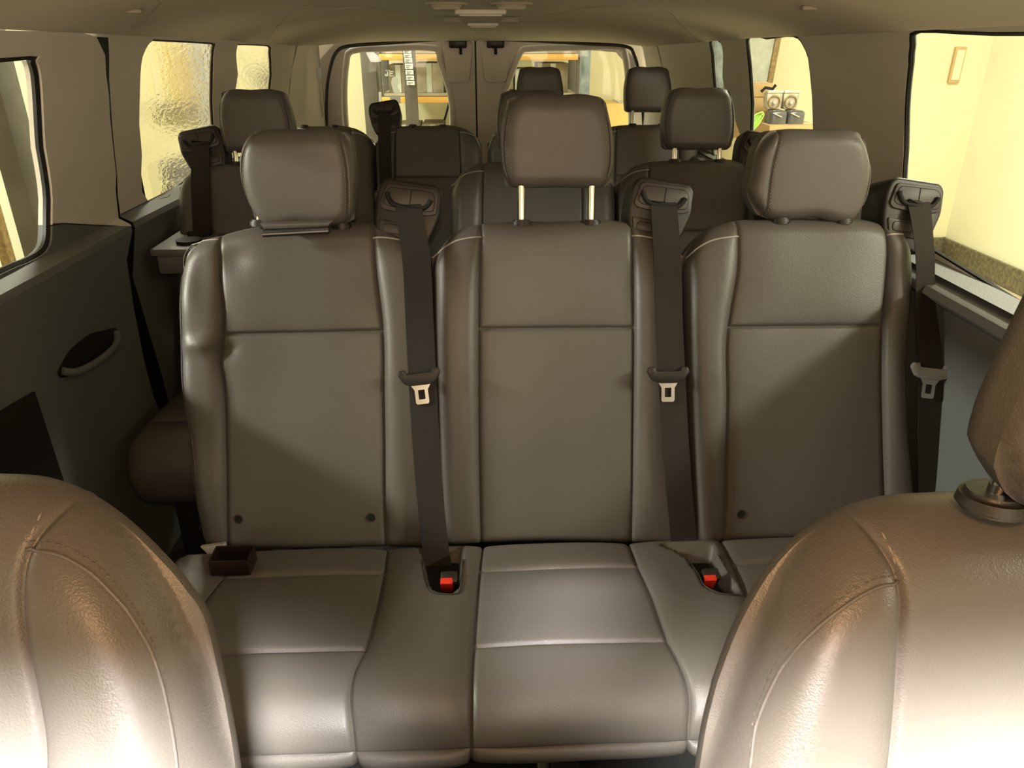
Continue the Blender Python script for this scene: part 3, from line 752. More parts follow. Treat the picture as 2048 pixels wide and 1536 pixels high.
# buckles
def buckle(px, tilt):
    a, b = cushP.hit(*px); x, y, z = [float(q) for q in cushP.map(a, b, -.01)]
    R3 = Matrix.Rotation(math.radians(28), 3, 'X') @ Matrix.Rotation(tilt, 3, 'Y')
    t = thing('seat_belt_buckle', (x, y, z-.04), 'red buckle in the pocket ' + ('between the sliding-door seat and the middle seat' if px[0] < 1000 else 'between the middle seat and the seat by the clear window'), 'buckle', 'buckles in the bench pockets')
    box('buckle_housing', (x+.003, y+.018, z-.008), (.030, .022, .076), 'black', t, rot=R3, bev=.004)
    box('release_button', (x-.001, y+.001, z+.006), (.022, .012, .038), 'red', t, rot=R3, bev=.0025, label='red release button')
    box('button_ridge', (x+.007, y-.006, z+.014), (.005, .004, .018), 'red', t, rot=R3, bev=.001)
    tube('buckle_strap', [(x+.003, y+.03, z-.04), (x+.003, y+.06, z-.07)], .008, 'web', t)
buckle((895, 1166), 0); buckle((1419, 1160), -.06)
# frame of the bench below the cushion
for x in (-.42, .12, .66):
    for y in (.86, 1.18): box('leg', (x, y, .17), (.045, .045, .34), 'black', bench, bev=.005)
for y in (.86, 1.18): tube('frame_rail', [(-.55, y, .33), (.82, y, .33)], .016, 'black', bench)
box('floor_rail', (.12, 1.02, .012), (.06, .5, .02), 'steel', bench, bev=.003); box('floor_rail', (-.42, 1.02, .012), (.06, .5, .02), 'steel', bench, bev=.003)
# open recliner cover at the sliding-door end
P0 = cushP.map(*cushP.hit(470, 1140), .0); x0, y0, z0 = [float(q) for q in P0]
hc = box('hinge_cover', (x0-.0, y0+.0, z0+.008), (.070, .045, .004), 'brown', bench, bev=.001)
for dx, dy, sx, sy in ((-.034, 0, .003, .045), (.034, 0, .003, .045), (0, -.022, .07, .003), (0, .022, .07, .003)): box('cover_wall', (x0+dx, y0+dy, z0+.022), (sx, sy, .032), 'brown', hc, bev=.001)
fl = [backP.hit(u, v) for u, v in [(408, 1085), (425, 1103), (450, 1104), (458, 1090), (455, 1078)]]
prism('cover_flap', [(a, b) for a, b in fl], backP.map(0., fl[0][1], .004) if False else tuple(np.array([float(q) for q in backP.map(0., 0., .006)])), (1, 0, 0), (0, .26, .96), (0, -.96, .26), 0, .012, 'piping', shL, bev=.003)

# ------------------------------------------------------------------ headrests of the nearest bench
def headrest(parent, cols, toppx, botpx, y0, tilt, posts=None, guides=None, n=(12, 26, 12), ny=40, extra=None, thick=.075, zc=1.05, sil=0.0):
    N = np.array((0, -math.cos(tilt), math.sin(tilt))); B = np.array((0, math.sin(tilt), math.cos(tilt))); A = np.array((1., 0, 0)); O = np.array((0, y0, zc))
    tp = lambda pts: [to_plane(u, v, O-N*sil, A, B, N) for u, v in pts]
    C = [curve1([(b, a) for a, b in tp(c)]) for c in cols]; rows = [curve1(tp(botpx)), curve1(tp(toppx))]
    p = Pad(C, rows, plane_map(O, A, B, N), R=(.026, .026, .022, .030), Rh=.024, groove=.003, gw=.0024, pillow=(.003, .005, .003), seamrow_cols={}, extra=extra)
    sh, parts = p.build(parent, {(0, 0): ('side_panel', 0), (1, 0): ('face_panel', 0), (2, 0): ('side_panel', 1)}, n, [ny], UPH, thick=thick, shell='headrest', inset=.012)
    for k, s_ in ((1, 1), (2, -1)):
        bb = np.linspace(float(rows[0](C[k](0.)))+.012, float(rows[1](C[k](0.)))-.014, 8)
        p.stitches([(float(C[k](b))-s_*(-.0035), float(b)) for b in bb], sh)
    return p, sh
def posts(parent, xs, y, z0, z1, lean=.30, gr=.020):
    for x in xs:
        tube('headrest_post', [(x, y-.0, z0), (x, y+(z1-z0)*lean, z1)], .0070, 'chrome', parent, n=14)
def guide(parent, x, y, z, r=.0195):
    bm = bmesh.new(); c = bmesh.ops.create_cone(bm, cap_ends=True, segments=32, radius1=r, radius2=r*.9, depth=.012)
    es = [e for f in bm.faces if len(f.verts) > 4 for e in f.edges]; bmesh.ops.bevel(bm, geom=es, offset=.0025, segments=2, affect='EDGES')
    bmesh.ops.scale(bm, vec=(1, .8, 1), verts=bm.verts); bmesh.ops.rotate(bm, matrix=Matrix.Rotation(-.16, 3, 'X'), verts=bm.verts); bmesh.ops.translate(bm, vec=(x, y, z), verts=bm.verts)
    return bmobj('post_guide', bm, 'black', parent)
hpL, hsL = headrest(bench, [[(499, 428), (481, 380), (474, 335), (480, 290), (494, 270)], [(512, 440), (490, 400), (480, 345), (486, 300), (498, 268)], [(692, 446), (694, 400), (690, 330), (676, 266)], [(704, 446), (708, 400), (706, 330), (694, 270)]],
         [(474, 285), (486, 268), (510, 262), (600, 259), (670, 262), (694, 275), (706, 300)], [(474, 400), (495, 432), (520, 450), (600, 452), (690, 448), (708, 440)], 1.405, .10, zc=1.04)
bz = [aty(515, 446, 1.41), aty(680, 452, 1.41)]
for q in bz: guide(bench, float(q[0]), 1.425, float(q[2])-.003)
posts(hsL, [float(bz[0][0]), float(bz[1][0])], 1.425, .98, 1.03)
q = aty(592, 464, 1.372); box('closure_strip', (float(q[0]), 1.372, float(q[2])), (.122, .010, .012), 'black', hsL, rot=Matrix.Rotation(-.045, 3, 'Y'), bev=.002); box('strip_edge', (float(q[0]), 1.368, float(q[2])), (.120, .006, .002), 'stitch', hsL, rot=Matrix.Rotation(-.045, 3, 'Y'))
fl_ = [(520, 447), (528, 458), (656, 454), (664, 444)]
O_ = np.array((0, 1.385, 1.04)); prism('skirt', [to_plane(u, v, O_, (1, 0, 0), (0, 0, 1), (0, -1, 0)) for u, v in fl_], tuple(O_), (1, 0, 0), (0, 0, 1), (0, -1, 0), -.02, .004, UPH, hsL, bev=.003)
hC = [[(1010, 368), (1004, 320), (1005, 250), (1016, 205)], [(1020, 372), (1009, 320), (1010, 255), (1022, 200)], [(1208, 374), (1220, 330), (1221, 280), (1208, 200)], [(1224, 372), (1230, 330), (1229, 270), (1216, 205)]]
hCt = [(1003, 222), (1013, 203), (1034, 192), (1112, 189), (1190, 190), (1210, 197), (1226, 222)]; hCb = [(1003, 360), (1016, 374), (1040, 377), (1112, 377), (1190, 377), (1214, 375), (1230, 360)]
hpC, hsC = headrest(bench, hC, hCt, hCb, 1.445, .12, zc=1.09)
for u in (1043, 1183):
    q = aty(u, 446, 1.435); guide(bench, float(q[0]), 1.437, float(q[2])); posts(hsC, [float(q[0])], 1.440, float(q[2])-.01, 1.095, .18)
hpR, hsR = headrest(bench, [[(1520, 424), (1503, 395), (1511, 345), (1524, 295), (1545, 266)], [(1532, 434), (1536, 400), (1546, 330), (1564, 263)], [(1727, 430), (1738, 390), (1747, 335), (1734, 268)], [(1732, 424), (1744, 390), (1751, 335), (1741, 276)]],
         [(1503, 330), (1524, 290), (1544, 266), (1566, 261), (1650, 259), (1710, 261), (1736, 272), (1751, 305)], [(1503, 405), (1518, 428), (1535, 437), (1630, 438), (1722, 436), (1735, 424), (1751, 380)], 1.425, .10, zc=1.05)
for u in (1563, 1688):
    q = aty(u, 441, 1.43); guide(bench, float(q[0]), 1.432, float(q[2]), .018); posts(hsR, [float(q[0])], 1.435, float(q[2])-.01, 1.03, .18)

# ------------------------------------------------------------------ belt towers
def belt_tower(parent, O, tilt=-.16, mirror=1, yaw=0.0, depth=.075):
    B0 = np.array((0, .30, .954)); N0 = np.array((0, -.954, .30)); A0 = np.array((1., 0, 0))
    Ry = np.array(Matrix.Rotation(yaw, 3, 'Z')); A0, N0, B0 = Ry@A0, Ry@N0, Ry@B0
    A = (A0*math.cos(tilt)+B0*math.sin(tilt))*mirror; B = -A0*math.sin(tilt)+B0*math.cos(tilt); N = N0
    body = round_poly([(-.056, .048), (-.044, .058), (.050, .058), (.061, .046), (.063, .0), (.050, -.045), (.030, -.085), (-.046, -.060), (-.052, -.052), (-.060, -.02), (-.062, .025)], .010)
    t = prism('belt_tower', body, O, A, B, N, -depth, 0, 'black', parent, bev=.006, seg=3)
    up = round_poly([(-.054, .006), (-.044, .047), (.046, .050), (.055, .040), (.057, .002), (.020, -.006), (-.045, -.002)], .008)
    f = prism('upper_fascia', up, O, A, B, N, -.002, .005, 'dark', t, bev=.0025)
    inn = round_poly([(-.047, .012), (-.038, .040), (.040, .043), (.049, .034), (.050, .008), (.015, .003), (-.038, .006)], .007)
    g = prism('face_insert', inn, O, A, B, N, .004, .0065, 'dark', t, bev=.001)
    tube('insert_groove', smooth_path([tuple(np.array(O)+A*p[0]+B*p[1]+N*.0052) for p in inn], 1, True), .0011, 'slot', t, n=5, closed=True)
    tube('centre_groove', [tuple(np.array(O)+A*.004+B*q+N*.0066) for q in (.008, .041)], .0010, 'slot', t, n=5)
    gd = smooth_path([tuple(np.array(O)+A*a+B*b+N*.009) for a, b in [(-.040, .030), (-.038, .022), (-.030, .012), (-.018, .008), (0, .007), (.022, .008), (.034, .013), (.041, .023), (.043, .028)]], 4)
    tube('belt_guide', gd, .0046, 'slot', t, n=8)
    low_ = round_poly([(-.052, -.020), (.040, -.024), (.034, -.056), (-.044, -.052)], .006)
    prism('lower_fascia', low_, O, A, B, N, -.002, .004, 'dark', t, bev=.0025)
    bt = round_poly([(-.040, -.027), (.0, -.027), (.0, -.044), (-.040, -.044)], .0084)
    prism('button', bt, O, A, B, N, .003, .0058, 'dark', t, bev=.001)
    tube('button_groove', [tuple(np.array(O)+A*p[0]+B*p[1]+N*.0042) for p in bt], .0009, 'slot', t, n=5, closed=True)
    return t, (np.array(O), A, B, N)
def onback(u, v, off, prof=backP):
    """world point off metres in front of the seat back seen at u,v"""
    P2 = prof.P+prof.N*off; q = Prof.__new__(Prof); q.P = P2; q.N = prof.N; q.s = prof.s
    a, b = q.hit(u, v); return np.array((a, np.interp(b, q.s, P2[:, 0]), np.interp(b, q.s, P2[:, 1])))
T1, fr1 = belt_tower(bench, onback(814, 424, -.012)); T2, fr2 = belt_tower(bench, onback(1320, 420, -.012)); T3, fr3 = belt_tower(bench, onback(1826, 420, -.012), yaw=.10)
box('side_knob', tuple(onback(757, 392, -.03)), (.014, .02, .02), 'black', T1, bev=.004)

def webbing(name, pts, widths, parent, m='web', wdir=(1, 0, 0), thick=.0014, label=None):
    P = smooth_path(pts, 8); W = np.interp(np.linspace(0, 1, len(P)), np.linspace(0, 1, len(widths)), widths); V = []; Fc = []
    wdir = np.array(wdir, float)
    for i, p in enumerate(P):
        a = P[max(0, i-1)]; b = P[min(len(P)-1, i+1)]; t = (b-a)/np.linalg.norm(b-a)
        wv = wdir-np.dot(wdir, t)*t; wv /= np.linalg.norm(wv); nn_ = np.cross(wv, t)
        for sx, sn in ((-1, -1), (1, -1), (1, 1), (-1, 1)): V.append(p+wv*sx*W[i]/2+nn_*sn*thick/2)
    for i in range(len(P)-1):
        for k in range(4): Fc.append((4*i+k, 4*i+(k+1) % 4, 4*i+4+(k+1) % 4, 4*i+4+k))
    Fc += [(3, 2, 1, 0), tuple(len(V)-4+k for k in range(4))]
    return mesh(name, V, Fc, m, parent, angle=30, label=label)
def ring_prism(name, outer, inner, O, A, B, N, d0, d1, m, parent):
    V = []; n = len(outer)
    for d in (d0, d1):
        for lp in (outer, inner): V += [O+A*p[0]+B*p[1]+N*d for p in lp]
    Fc = []
    for i in range(n):
        j = (i+1) % n
        Fc += [(i, j, n+j, n+i), (2*n+i, 3*n+i, 3*n+j, 2*n+j), (i, 2*n+i, 2*n+j, j), (n+i, n+j, 3*n+j, 3*n+i)]
    return mesh(name, V, Fc, m, parent, angle=30)
def tongue(parent, P, tilt, gm, m):
    B = np.array((0, .33, .944)); N = np.array((0, -.944, .33)); A0 = np.array((1., 0, 0)); A = A0*math.cos(tilt)+B*math.sin(tilt); B = -A0*math.sin(tilt)+B*math.cos(tilt)
    gp = round_poly([(-.040, .004), (-.037, .013), (-.026, .014), (-.024, .006), (.024, .006), (.026, .014), (.037, .013), (.040, .004), (.030, -.012), (.016, -.017), (-.016, -.017), (-.030, -.012)], .003)
    g = prism('tongue_grip', gp, P, A, B, N, -.004, .006, gm, parent, bev=.002)
    o = [(-.021, -.012), (.021, -.012), (.0125, -.026), (.0125, -.050), (.010, -.053), (-.010, -.053), (-.0125, -.050), (-.0125, -.026)]
    i_ = [(-.006, -.026), (.006, -.026), (.0062, -.028), (.0062, -.043), (.005, -.044), (-.005, -.044), (-.0062, -.043), (-.0062, -.028)]
    ring_prism('metal_tongue', o, i_, P, A, B, N, -.001, .0015, m, parent)
def seat_belt(topf, px, tpx, widths, lab, tilt, gm='black', off=.034, low=True):
    O, A, B, N = topf
    st = O+B*.004+N*.013+A*.004
    pts = [O+B*.009+N*.0065+A*.002, st]+[onback(u, v, off) for u, v in px]
    P = pts[len(pts)//2]
    t = thing('seat_belt', tuple(pts[-1]), lab, 'seat belt', 'belts hanging over the nearest bench')
    webbing('webbing', pts, widths, t)
    tg = onback(*tpx, off+.004); tongue(t, tg, tilt, gm, 'steel')
    return t
seat_belt(fr1, [(833, 520), (839, 640), (845, 760), (853, 900), (863, 1020), (872, 1100), (880, 1150)], (839, 752), [.044, .050, .052, .052, .052, .051, .050, .050, .050],
          'black seat belt between the sliding-door seat and the middle seat of the nearest bench', .10)
seat_belt(fr2, [(1335, 520), (1338, 640), (1344, 760), (1352, 900), (1362, 1020), (1370, 1100), (1380, 1140)], (1336, 748), [.044, .050, .052, .052, .052, .051, .050, .050, .050],
          'black seat belt between the middle seat and the clear-window seat of the nearest bench', .0)
def onwall(u, v, off): return onback(u, v, off)
t3 = seat_belt(fr3, [(1850, 510), (1851, 600), (1858, 680), (1864, 750)], (1862, 742), [.048, .046, .038, .036, .040, .046, .047], 'seat belt with pale grey tongue grip, at the bench end by the big clear window', -.12, gm='silvergrip', off=.030)
webbing('webbing', [onback(1862, 762, .028), onback(1863, 860, .02), onback(1865, 960, .012), onback(1868, 1060, .0)], [.05, .055, .055, .055], t3)

# ------------------------------------------------------------------ rear rows: copies of the middle seat of the nearest bench
def kids(o): return [c for c in bpy.data.objects if c.parent == o]
def copy_part(o, parent, off, scale=None):
    c = o.copy(); c.parent = parent; COL.objects.link(c); ORG[c.name] = org(parent)
    for ch in kids(o):
        d = ch.copy(); d.parent = c; COL.objects.link(d)
    c.location = off
    if scale: c.scale = scale
    return c
mid_parts = dict(back=shC, head=hsC)
gmid = [c for c in kids(bench) if c.name.startswith('post_guide')]
xc = float(onback(1112, 600, 0)[0])
gmid = [c for c in gmid if abs(np.mean([v.co.x for v in c.data.vertices])+bench.location.x-xc) < .1]
def row_seat(root, x, dy, dz, sx=1.0, head=0.0, has_head=True, hs=1.0):
    """root origin sits at the same offset from the seat as the first bench's origin"""
    o = root.location-bench.location
    X = x-xc
    def off(px): return Vector((X-o.x+(bench.location.x-xc)*0+(1-px)*(xc-bench.location.x), dy-o.y, dz-o.z))
    copy_part(mid_parts['back'], root, off(sx), (sx, 1, 1))
    for g_ in gmid: copy_part(g_, root, off(sx)+Vector((0, 0, 0)), (sx, 1, 1))
    if has_head:
        copy_part(mid_parts['head'], root, off(sx)+Vector((0, head*.18, head)), (sx, 1, 1))
D3, D4 = .775, 1.70
def cushion_simple(root, x0, x1, dy, dz, n):
    cols = [konst(x0+(x1-x0)*k/n) for k in range(n+1)]
    pr = Prof([(.800+dy, .26+dz), (.762+dy, .345+dz), (.785+dy, .412+dz), (.825+dy, .436+dz), (1.0+dy, .432+dz), (1.25+dy, .405+dz)])
    p = Pad(cols, [konst(0.), konst(.30), konst(float(pr.s[-1]))], pr.map, R=(.04, .04, .02, .02), Rh=.03, pillow=.006)
    nm_ = {(k, j): ('seat_panel', (k, j)) for k in range(n) for j in (0, 1)}
    p.build(root, nm_, [14]*n, [12, 12], UPH, thick=.07, shell='seat_cushion', inset=.005)
    for x in (x0+.08, x1-.08):
        for y in (.88, 1.18): box('leg', (x, y+dy, .17+dz/2), (.045, .045, .34+dz), 'black', root, bev=.005)
r3a = thing('passenger_seat', (-.63, 1.1+D3, 0), 'single grey leather seat by the rippled-film window, second row back', 'seat')
row_seat(r3a, -.63, D3, .0, .95, head=-.034)
cushion_simple(r3a, -.85, -.41, D3, 0, 2)
r3b = thing('double_seat', (.37, 1.1+D3, 0), 'grey leather two-seat bench directly behind the nearest bench, beside the aisle', 'bench seat')
row_seat(r3b, .145, D3, .0, .97, head=-.038); row_seat(r3b, .62, D3, .0, .97, head=-.033)
cushion_simple(r3b, -.10, .86, D3, 0, 4)
r4 = thing('rear_bench', (.015, 1.1+D4, 0), 'rearmost four-seat grey leather bench in front of the rear doors', 'bench seat')
for x, hd in ((-.635, False), (-.21, False), (.235, True), (.665, True)): row_seat(r4, x, D4, .005, .87, head=-.014, has_head=hd)
cushion_simple(r4, -.83, .85, D4, .0, 4)
# towers and belts behind
def rear_tower(root, u, v, dy, mirror=1, tilt=-.16, lab='', group=None, drop=.55, depth=.06):
    pr = Prof([(a+dy, b) for a, b in [(1.155, .22), (1.195, .36), (1.243, .50), (1.353, .80), (1.440, 1.03), (1.50, 1.19)]])
    O = onback(u, v, -.01, pr); t, fr = belt_tower(root, O, tilt, mirror, depth=depth)
    O, A, B, N = fr; p0 = O+B*.004+N*.013
    pts = [O+B*.014+N*.004, p0]+[p0+np.array((0, -.02-.36*d, -d)) for d in (.12, .3, drop)]
    b = thing('seat_belt', tuple(pts[-1]), lab, 'seat belt', group)
    webbing('webbing', pts, [.044, .05, .05, .05, .05], b)
rear_tower(r3a, 405, 297, D3, -1, .20, 'dark seat belt beside the single seat, hanging in front of the rippled-film window')
rear_tower(r3b, 1520, 305, D3, 1, -.16, 'dark seat belt behind the clear-window headrest of the nearest bench')
rear_tower(r4, 770, 232, D4, 1, .16, 'dark seat belt between the two headrest-less seats of the rearmost bench')

# ------------------------------------------------------------------ front seats
def front_seat(nm, lab, s_, cols, topp, prof, midpx, piping, botb=None, head=None, stitch=None):
    root = thing(nm, (s_*.38, .30, 0), lab, 'seat')
    bk = Prof.__new__(Prof); bk.P = prof.P-prof.N*.055; bk.N = prof.N; bk.s = prof.s
    C = [(colc(bk if i in (0, 3) else prof, c) if isinstance(c, list) else konst(c)) for i, c in enumerate(cols)]
    rows = [konst(.02), konst(prof.hit(*midpx)[1]) if midpx else konst(.3), rowc(bk, topp)]
    p = Pad(C, rows, prof.map, R=(.045, .045, .03, .055), Rh=.045, groove=.0035, gw=.0028, pillow=(.018, .004, .018), seamrow_cols={1: [(1, 2)]}, extra=lambda a, b, C_, R_: .0012*np.sin(a*40+b*17)*np.sin(b*31))
    names = {(0, 0): ('side_bolster', 0), (0, 1): ('side_bolster', 0), (1, 0): ('lower_panel', 0), (1, 1): ('upper_panel', 0), (2, 0): ('side_bolster', 1), (2, 1): ('side_bolster', 1)}
    sh, _ = p.build(root, names, [46, 60, 46], [60, 70], UPH, thick=.065, shell='backrest', inset=.03)
    if piping:
        ab = [p.hit(prof, u, v) for u, v in piping]; p.line(ab, .0012, 'piping', UPH, sh, .0002)
        p.stitches([(a, b+.0045) for a, b in ab], sh, name='stitching', L=.0035, gap=.0022, wd=.00055, m=UPH)
    for st in (stitch or []): p.stitches([p.hit(prof, u, v) for u, v in st], sh, L=.004, m='stitch')
    # cushion below
    x0, x1 = s_*.38-.25, s_*.38+.25
    pr = Prof([(-.24, .30), (-.27, .36), (-.25, .44), (-.18, .47), (.05, .45), (.26, .43)])
    q = Pad([konst(x0), konst(x0+.11), konst(x1-.11), konst(x1)], [konst(0.), konst(.28), konst(float(pr.s[-1]))], pr.map, R=(.04, .04, .02, .02), Rh=.03, pillow=(.02, .004, .02), seamrow_cols={1: [(1, 2)]})
    q.build(root, {(0, 0): ('cushion_bolster', 0), (0, 1): ('cushion_bolster', 0), (1, 0): ('front_panel', 0), (1, 1): ('seat_panel', 0), (2, 0): ('cushion_bolster', 1), (2, 1): ('cushion_bolster', 1)}, [14, 20, 14], [20, 20], UPH, thick=.09, shell='seat_cushion')
    box('seat_base', (s_*.38, .02, .17), (.42, .42, .34), 'black', root, bev=.02)
    return root, p, sh
frP = Prof([(.13, .42), (.150, .50), (.195, .62), (.250, .76), (.300, .88), (.345, .985), (.368, 1.04), (.392, 1.10), (.43, 1.19)])
fl, pf, sf = front_seat('front_seat', 'near pinkish-lit grey leather seat with no headrest in view, before the sliding door', -1,
    [-.64, -.50, [(112, 962), (78, 1040), (52, 1095), (42, 1180), (50, 1270), (75, 1380), (92, 1480), (92, 1536)], [(420, 1250), (450, 1350), (470, 1450), (484, 1536)]],
    [(-300, 960), (-150, 950), (0, 947), (110, 957), (180, 984), (250, 1030), (320, 1095), (380, 1165), (425, 1240), (450, 1330)], frP, None,
    [(50, 1100), (90, 1104), (130, 1115), (180, 1145), (215, 1178), (250, 1216), (280, 1262), (303, 1305), (325, 1370), (338, 1430), (350, 1500), (356, 1560)],
    stitch=[[(84, 1024), (72, 1050), (60, 1074)]])
fr_, pg, sg = front_seat('front_seat', 'near grey leather seat with headrest post in view, below the big clear window', 1,
    [[(1455, 1270), (1428, 1350), (1404, 1440), (1388, 1536)], [(1745, 1022), (1775, 1090), (1798, 1150), (1803, 1200), (1800, 1280), (1792, 1400), (1778, 1536)], .505, .64],
    [(1420, 1370), (1455, 1270), (1510, 1165), (1580, 1080), (1640, 1035), (1680, 1015), (1760, 992), (1850, 985), (1950, 982), (2100, 980), (2350, 1000)], frP, None,
    [(1799, 1164), (1765, 1172), (1728, 1188), (1690, 1212), (1650, 1242), (1612, 1277), (1578, 1315), (1548, 1363), (1525, 1415), (1508, 1470), (1497, 1560)],
    stitch=[[(1762, 1062), (1776, 1090), (1790, 1130)]])
# its headrest, post and guide
hN = .12
O = np.array((0, .30, 1.16)); tl = -.10
hp_, hs_ = headrest(fr_, [[(1975, 985), (1945, 940), (1936, 890), (1950, 820), (1985, 735), (2030, 640), (2055, 590)], [(2040, 990), (2040, 960), (2052, 900), (2075, 800), (2110, 700), (2150, 600)], [(2270, 990), (2290, 900), (2330, 700), (2350, 600)], [(2330, 985), (2360, 900), (2390, 700), (2400, 600)]],
    [(2030, 600), (2060, 560), (2120, 540), (2200, 535), (2300, 540), (2400, 600)], [(1936, 880), (1955, 925), (1985, 950), (2050, 962), (2200, 965), (2300, 950), (2360, 900)], .325, -.12, thick=.06, zc=1.14, sil=.05)
# rounded lower skirt line
for u in (2008, 2290):
    q = frP.hit(u, 1003); X_ = [float(k) for k in frP.map(q[0], q[1], -.008)]
    bm = bmesh.new(); c = bmesh.ops.create_cone(bm, cap_ends=True, segments=48, radius1=.0225, radius2=.0195, depth=.012)
    es = [e for f in bm.faces if len(f.verts) > 4 for e in f.edges]; bmesh.ops.bevel(bm, geom=es, offset=.003, segments=3, affect='EDGES')
    bmesh.ops.rotate(bm, matrix=Matrix.Rotation(-.12, 3, 'X'), verts=bm.verts); bmesh.ops.translate(bm, vec=X_, verts=bm.verts)
    bmobj('post_guide', bm, 'black', fr_)
    tube('headrest_post', [(X_[0], X_[1]+.0, X_[2]-.002), (X_[0]-.0, X_[1]-.010, X_[2]+.10)], .0063, 'chrome', hs_, n=16)

# ------------------------------------------------------------------ side tray with cup rings beside the bench
c = wall_hit(345, 492, -1)
t = thing('cup_holder_tray', (-.81, 1.95, .78), 'pale grey side tray with round cup wells under the rippled-film window', 'tray')
q0 = atz(345, 480, .80)
box('tray_top', (-.80, q0[1]+.05, .79), (.13, .30, .02), 'lowtrim', t, bev=.006)
box('tray_skirt', (-.80, q0[1]+.05, .755), (.11, .28, .05), 'lowtrim', t, bev=.006)
for k in range(2):
    bm = bmesh.new(); cq = bmesh.ops.create_cone(bm, cap_ends=True, segments=28, radius1=.032, radius2=.034, depth=.012); bmesh.ops.translate(bm, vec=(-.785+.0*k, q0[1]-.03+.085*k, .803), verts=bm.verts)
    bmobj('cup_ring', bm, 'slot', t)

# ================================================================== GARAGE
GZ = -.70
struct(box('ground', (.55, 1.4, GZ-.05), (8.3, 12.4, .1), 'groundg'))
struct(box('wall_garage_right', (4.65, 1.3, 1.15), (.1, 12, 3.7), 'wallg'))
struct(box('wall_garage_rear', (.6, 7.25, 1.15), (8.1, .1, 3.7), 'walldim'))
struct(box('wall_garage_left', (-3.55, 1.3, 1.15), (.1, 12, 3.7), 'wallg'))
struct(box('wall_garage_front', (.6, -4.7, 1.15), (8.3, .1, 3.7), 'wallg'))
struct(box('ceiling_garage', (.55, 1.3, 3.02), (8.3, 12.2, .08), 'ceilg'))
struct(box('baseboard_right', (4.585, 1.3, GZ+.10), (.03, 12, .20), 'base', bev=.004))
struct(box('baseboard_rear', (.6, 7.18, GZ+.10), (8.0, .03, .20), 'base', bev=.004))
# outlet and notice on the walls
q = atx(1893, 352, 4.59); t = thing('wall_socket', tuple(q), 'small pale electrical socket low on the bright garage wall', 'socket')
box('socket_plate', tuple(q), (.012, .08, .125), 'cream', t, bev=.004)
for k in (-1, 1): box('socket_hole', (q[0]-.008, q[1], q[2]+k*.03), (.004, .03, .03), 'boxg', t)
q = aty(1914, 130, 7.18); t = thing('wall_frame', tuple(q), 'narrow pale frame on the dimmer rear garage wall, at the corner', 'frame')
box('frame_border', tuple(q), (.10, .03, .30), 'box', t, bev=.004); box('frame_picture', (q[0], q[1]-.017, q[2]), (.07, .01, .25), 'walldim', t)
# leaning brown picture frame
q = aty(1508, 112, 7.14); t = thing('picture_frame', tuple(q), 'brown-framed faded board leaning above the cartons outside', 'frame')
R3 = Matrix.Rotation(.06, 3, 'Y')
box('backing_board', tuple(q), (.33, .02, .62), 'board', t, rot=R3)
for dx, dz, sx, sz in ((-.18, 0, .05, .72), (.18, 0, .05, .72), (0, .33, .40, .06), (0, -.33, .40, .06)):
    v_ = R3 @ Vector((dx, 0, dz)); box('frame_side', (q[0]+v_.x, q[1]-.01, q[2]+v_.z), (sx, .04, sz), 'wood', t, rot=R3, bev=.006)
# cartons stacked outside the clear rear side window
def carton(u, v, y, sx, sy, sz, lab, m='box', grp='cartons stacked outside', rz=0.):
    q = aty(u, v, y); t = thing('carton', (q[0], q[1], q[2]-sz/2), lab, 'carton', grp); R = Matrix.Rotation(rz, 3, 'Z')
    box('carton_body', tuple(q), (sx, sy, sz), m, t, rot=R, bev=.004)
    box('packing_tape', (q[0], q[1], q[2]+sz/2+.001), (sx*1.002, .05, .003), 'cream', t, rot=R); return t
carton(1502, 178, 6.72, .26, .3, .105, 'brown carton topmost in the stack under the leaning frame')
carton(1506, 206, 6.72, .28, .28, .115, 'brown carton second from the top in the stack under the leaning frame')
carton(1506, 249, 6.72, .24, .26, .235, 'brown carton third from the top, beside the grey wrapped bundles', rz=.1)
carton(1574, 262, 6.30, .42, .34, .12, 'wide brown carton under the grey wrapped bundles')
for i in range(5):
    q = aty(1585, 292, 6.35); t = thing('carton', (q[0], q[1], GZ), 'large brown carton low in the hidden stack outside, %s' % ['on the ground', 'second from the ground', 'third from the ground', 'fourth from the ground', 'fifth from the ground'][i], 'carton', 'cartons stacked outside')
    hgt = (float(aty(1574, 262, 6.30)[2])-.06-GZ)/5; box('carton_body', (q[0], q[1], GZ+hgt*(i+.5)), (.50, .46, hgt-.006), 'box', t, bev=.004)
for u, lab in ((1546, 'clear lamp unit in plastic wrap beside the leaning frame'), (1579, 'clear lamp unit in plastic wrap at the outer end of the stack')):
    q = aty(u, 201, 6.35); t = thing('wrapped_lamp', (q[0], q[1], q[2]-.08), lab, 'lamp unit', 'wrapped lamp units outside')
    prism('lamp_shell', round_poly([(-.066, .06), (.066, .068), (.062, -.066), (-.05, -.066)], .02), tuple(q), (1, 0, 0), (0, 0, 1), (0, -1, 0), -.06, .03, 'lampglass', t, bev=.01)
    ring = [tuple(np.array(q)+np.array((.045*math.cos(a), -.034, .045*math.sin(a)-.01))) for a in np.linspace(0, 2*PI, 24, endpoint=False)]
    tube('reflector_ring', ring, .007, 'wood', t, closed=True); tube('bulb', [tuple(q+np.array((0, -.05, -.01))), tuple(q+np.array((0, -.03, -.01)))], .014, 'silver', t)
    box('foil_top', (q[0], q[1], q[2]+.068), (.13, .08, .02), 'silver', t, bev=.006)
q = aty(1538, 178, 6.33); o = tube('black_clip', [tuple(q+np.array((-.06, 0, -.02))), tuple(q+np.array((-.03, 0, .01))), tuple(q+np.array((.03, 0, .0))), tuple(q+np.array((.05, 0, .03)))], .012, 'slot'); top(o, 'black bracket lying on the wrapped lamp unit', 'bracket')
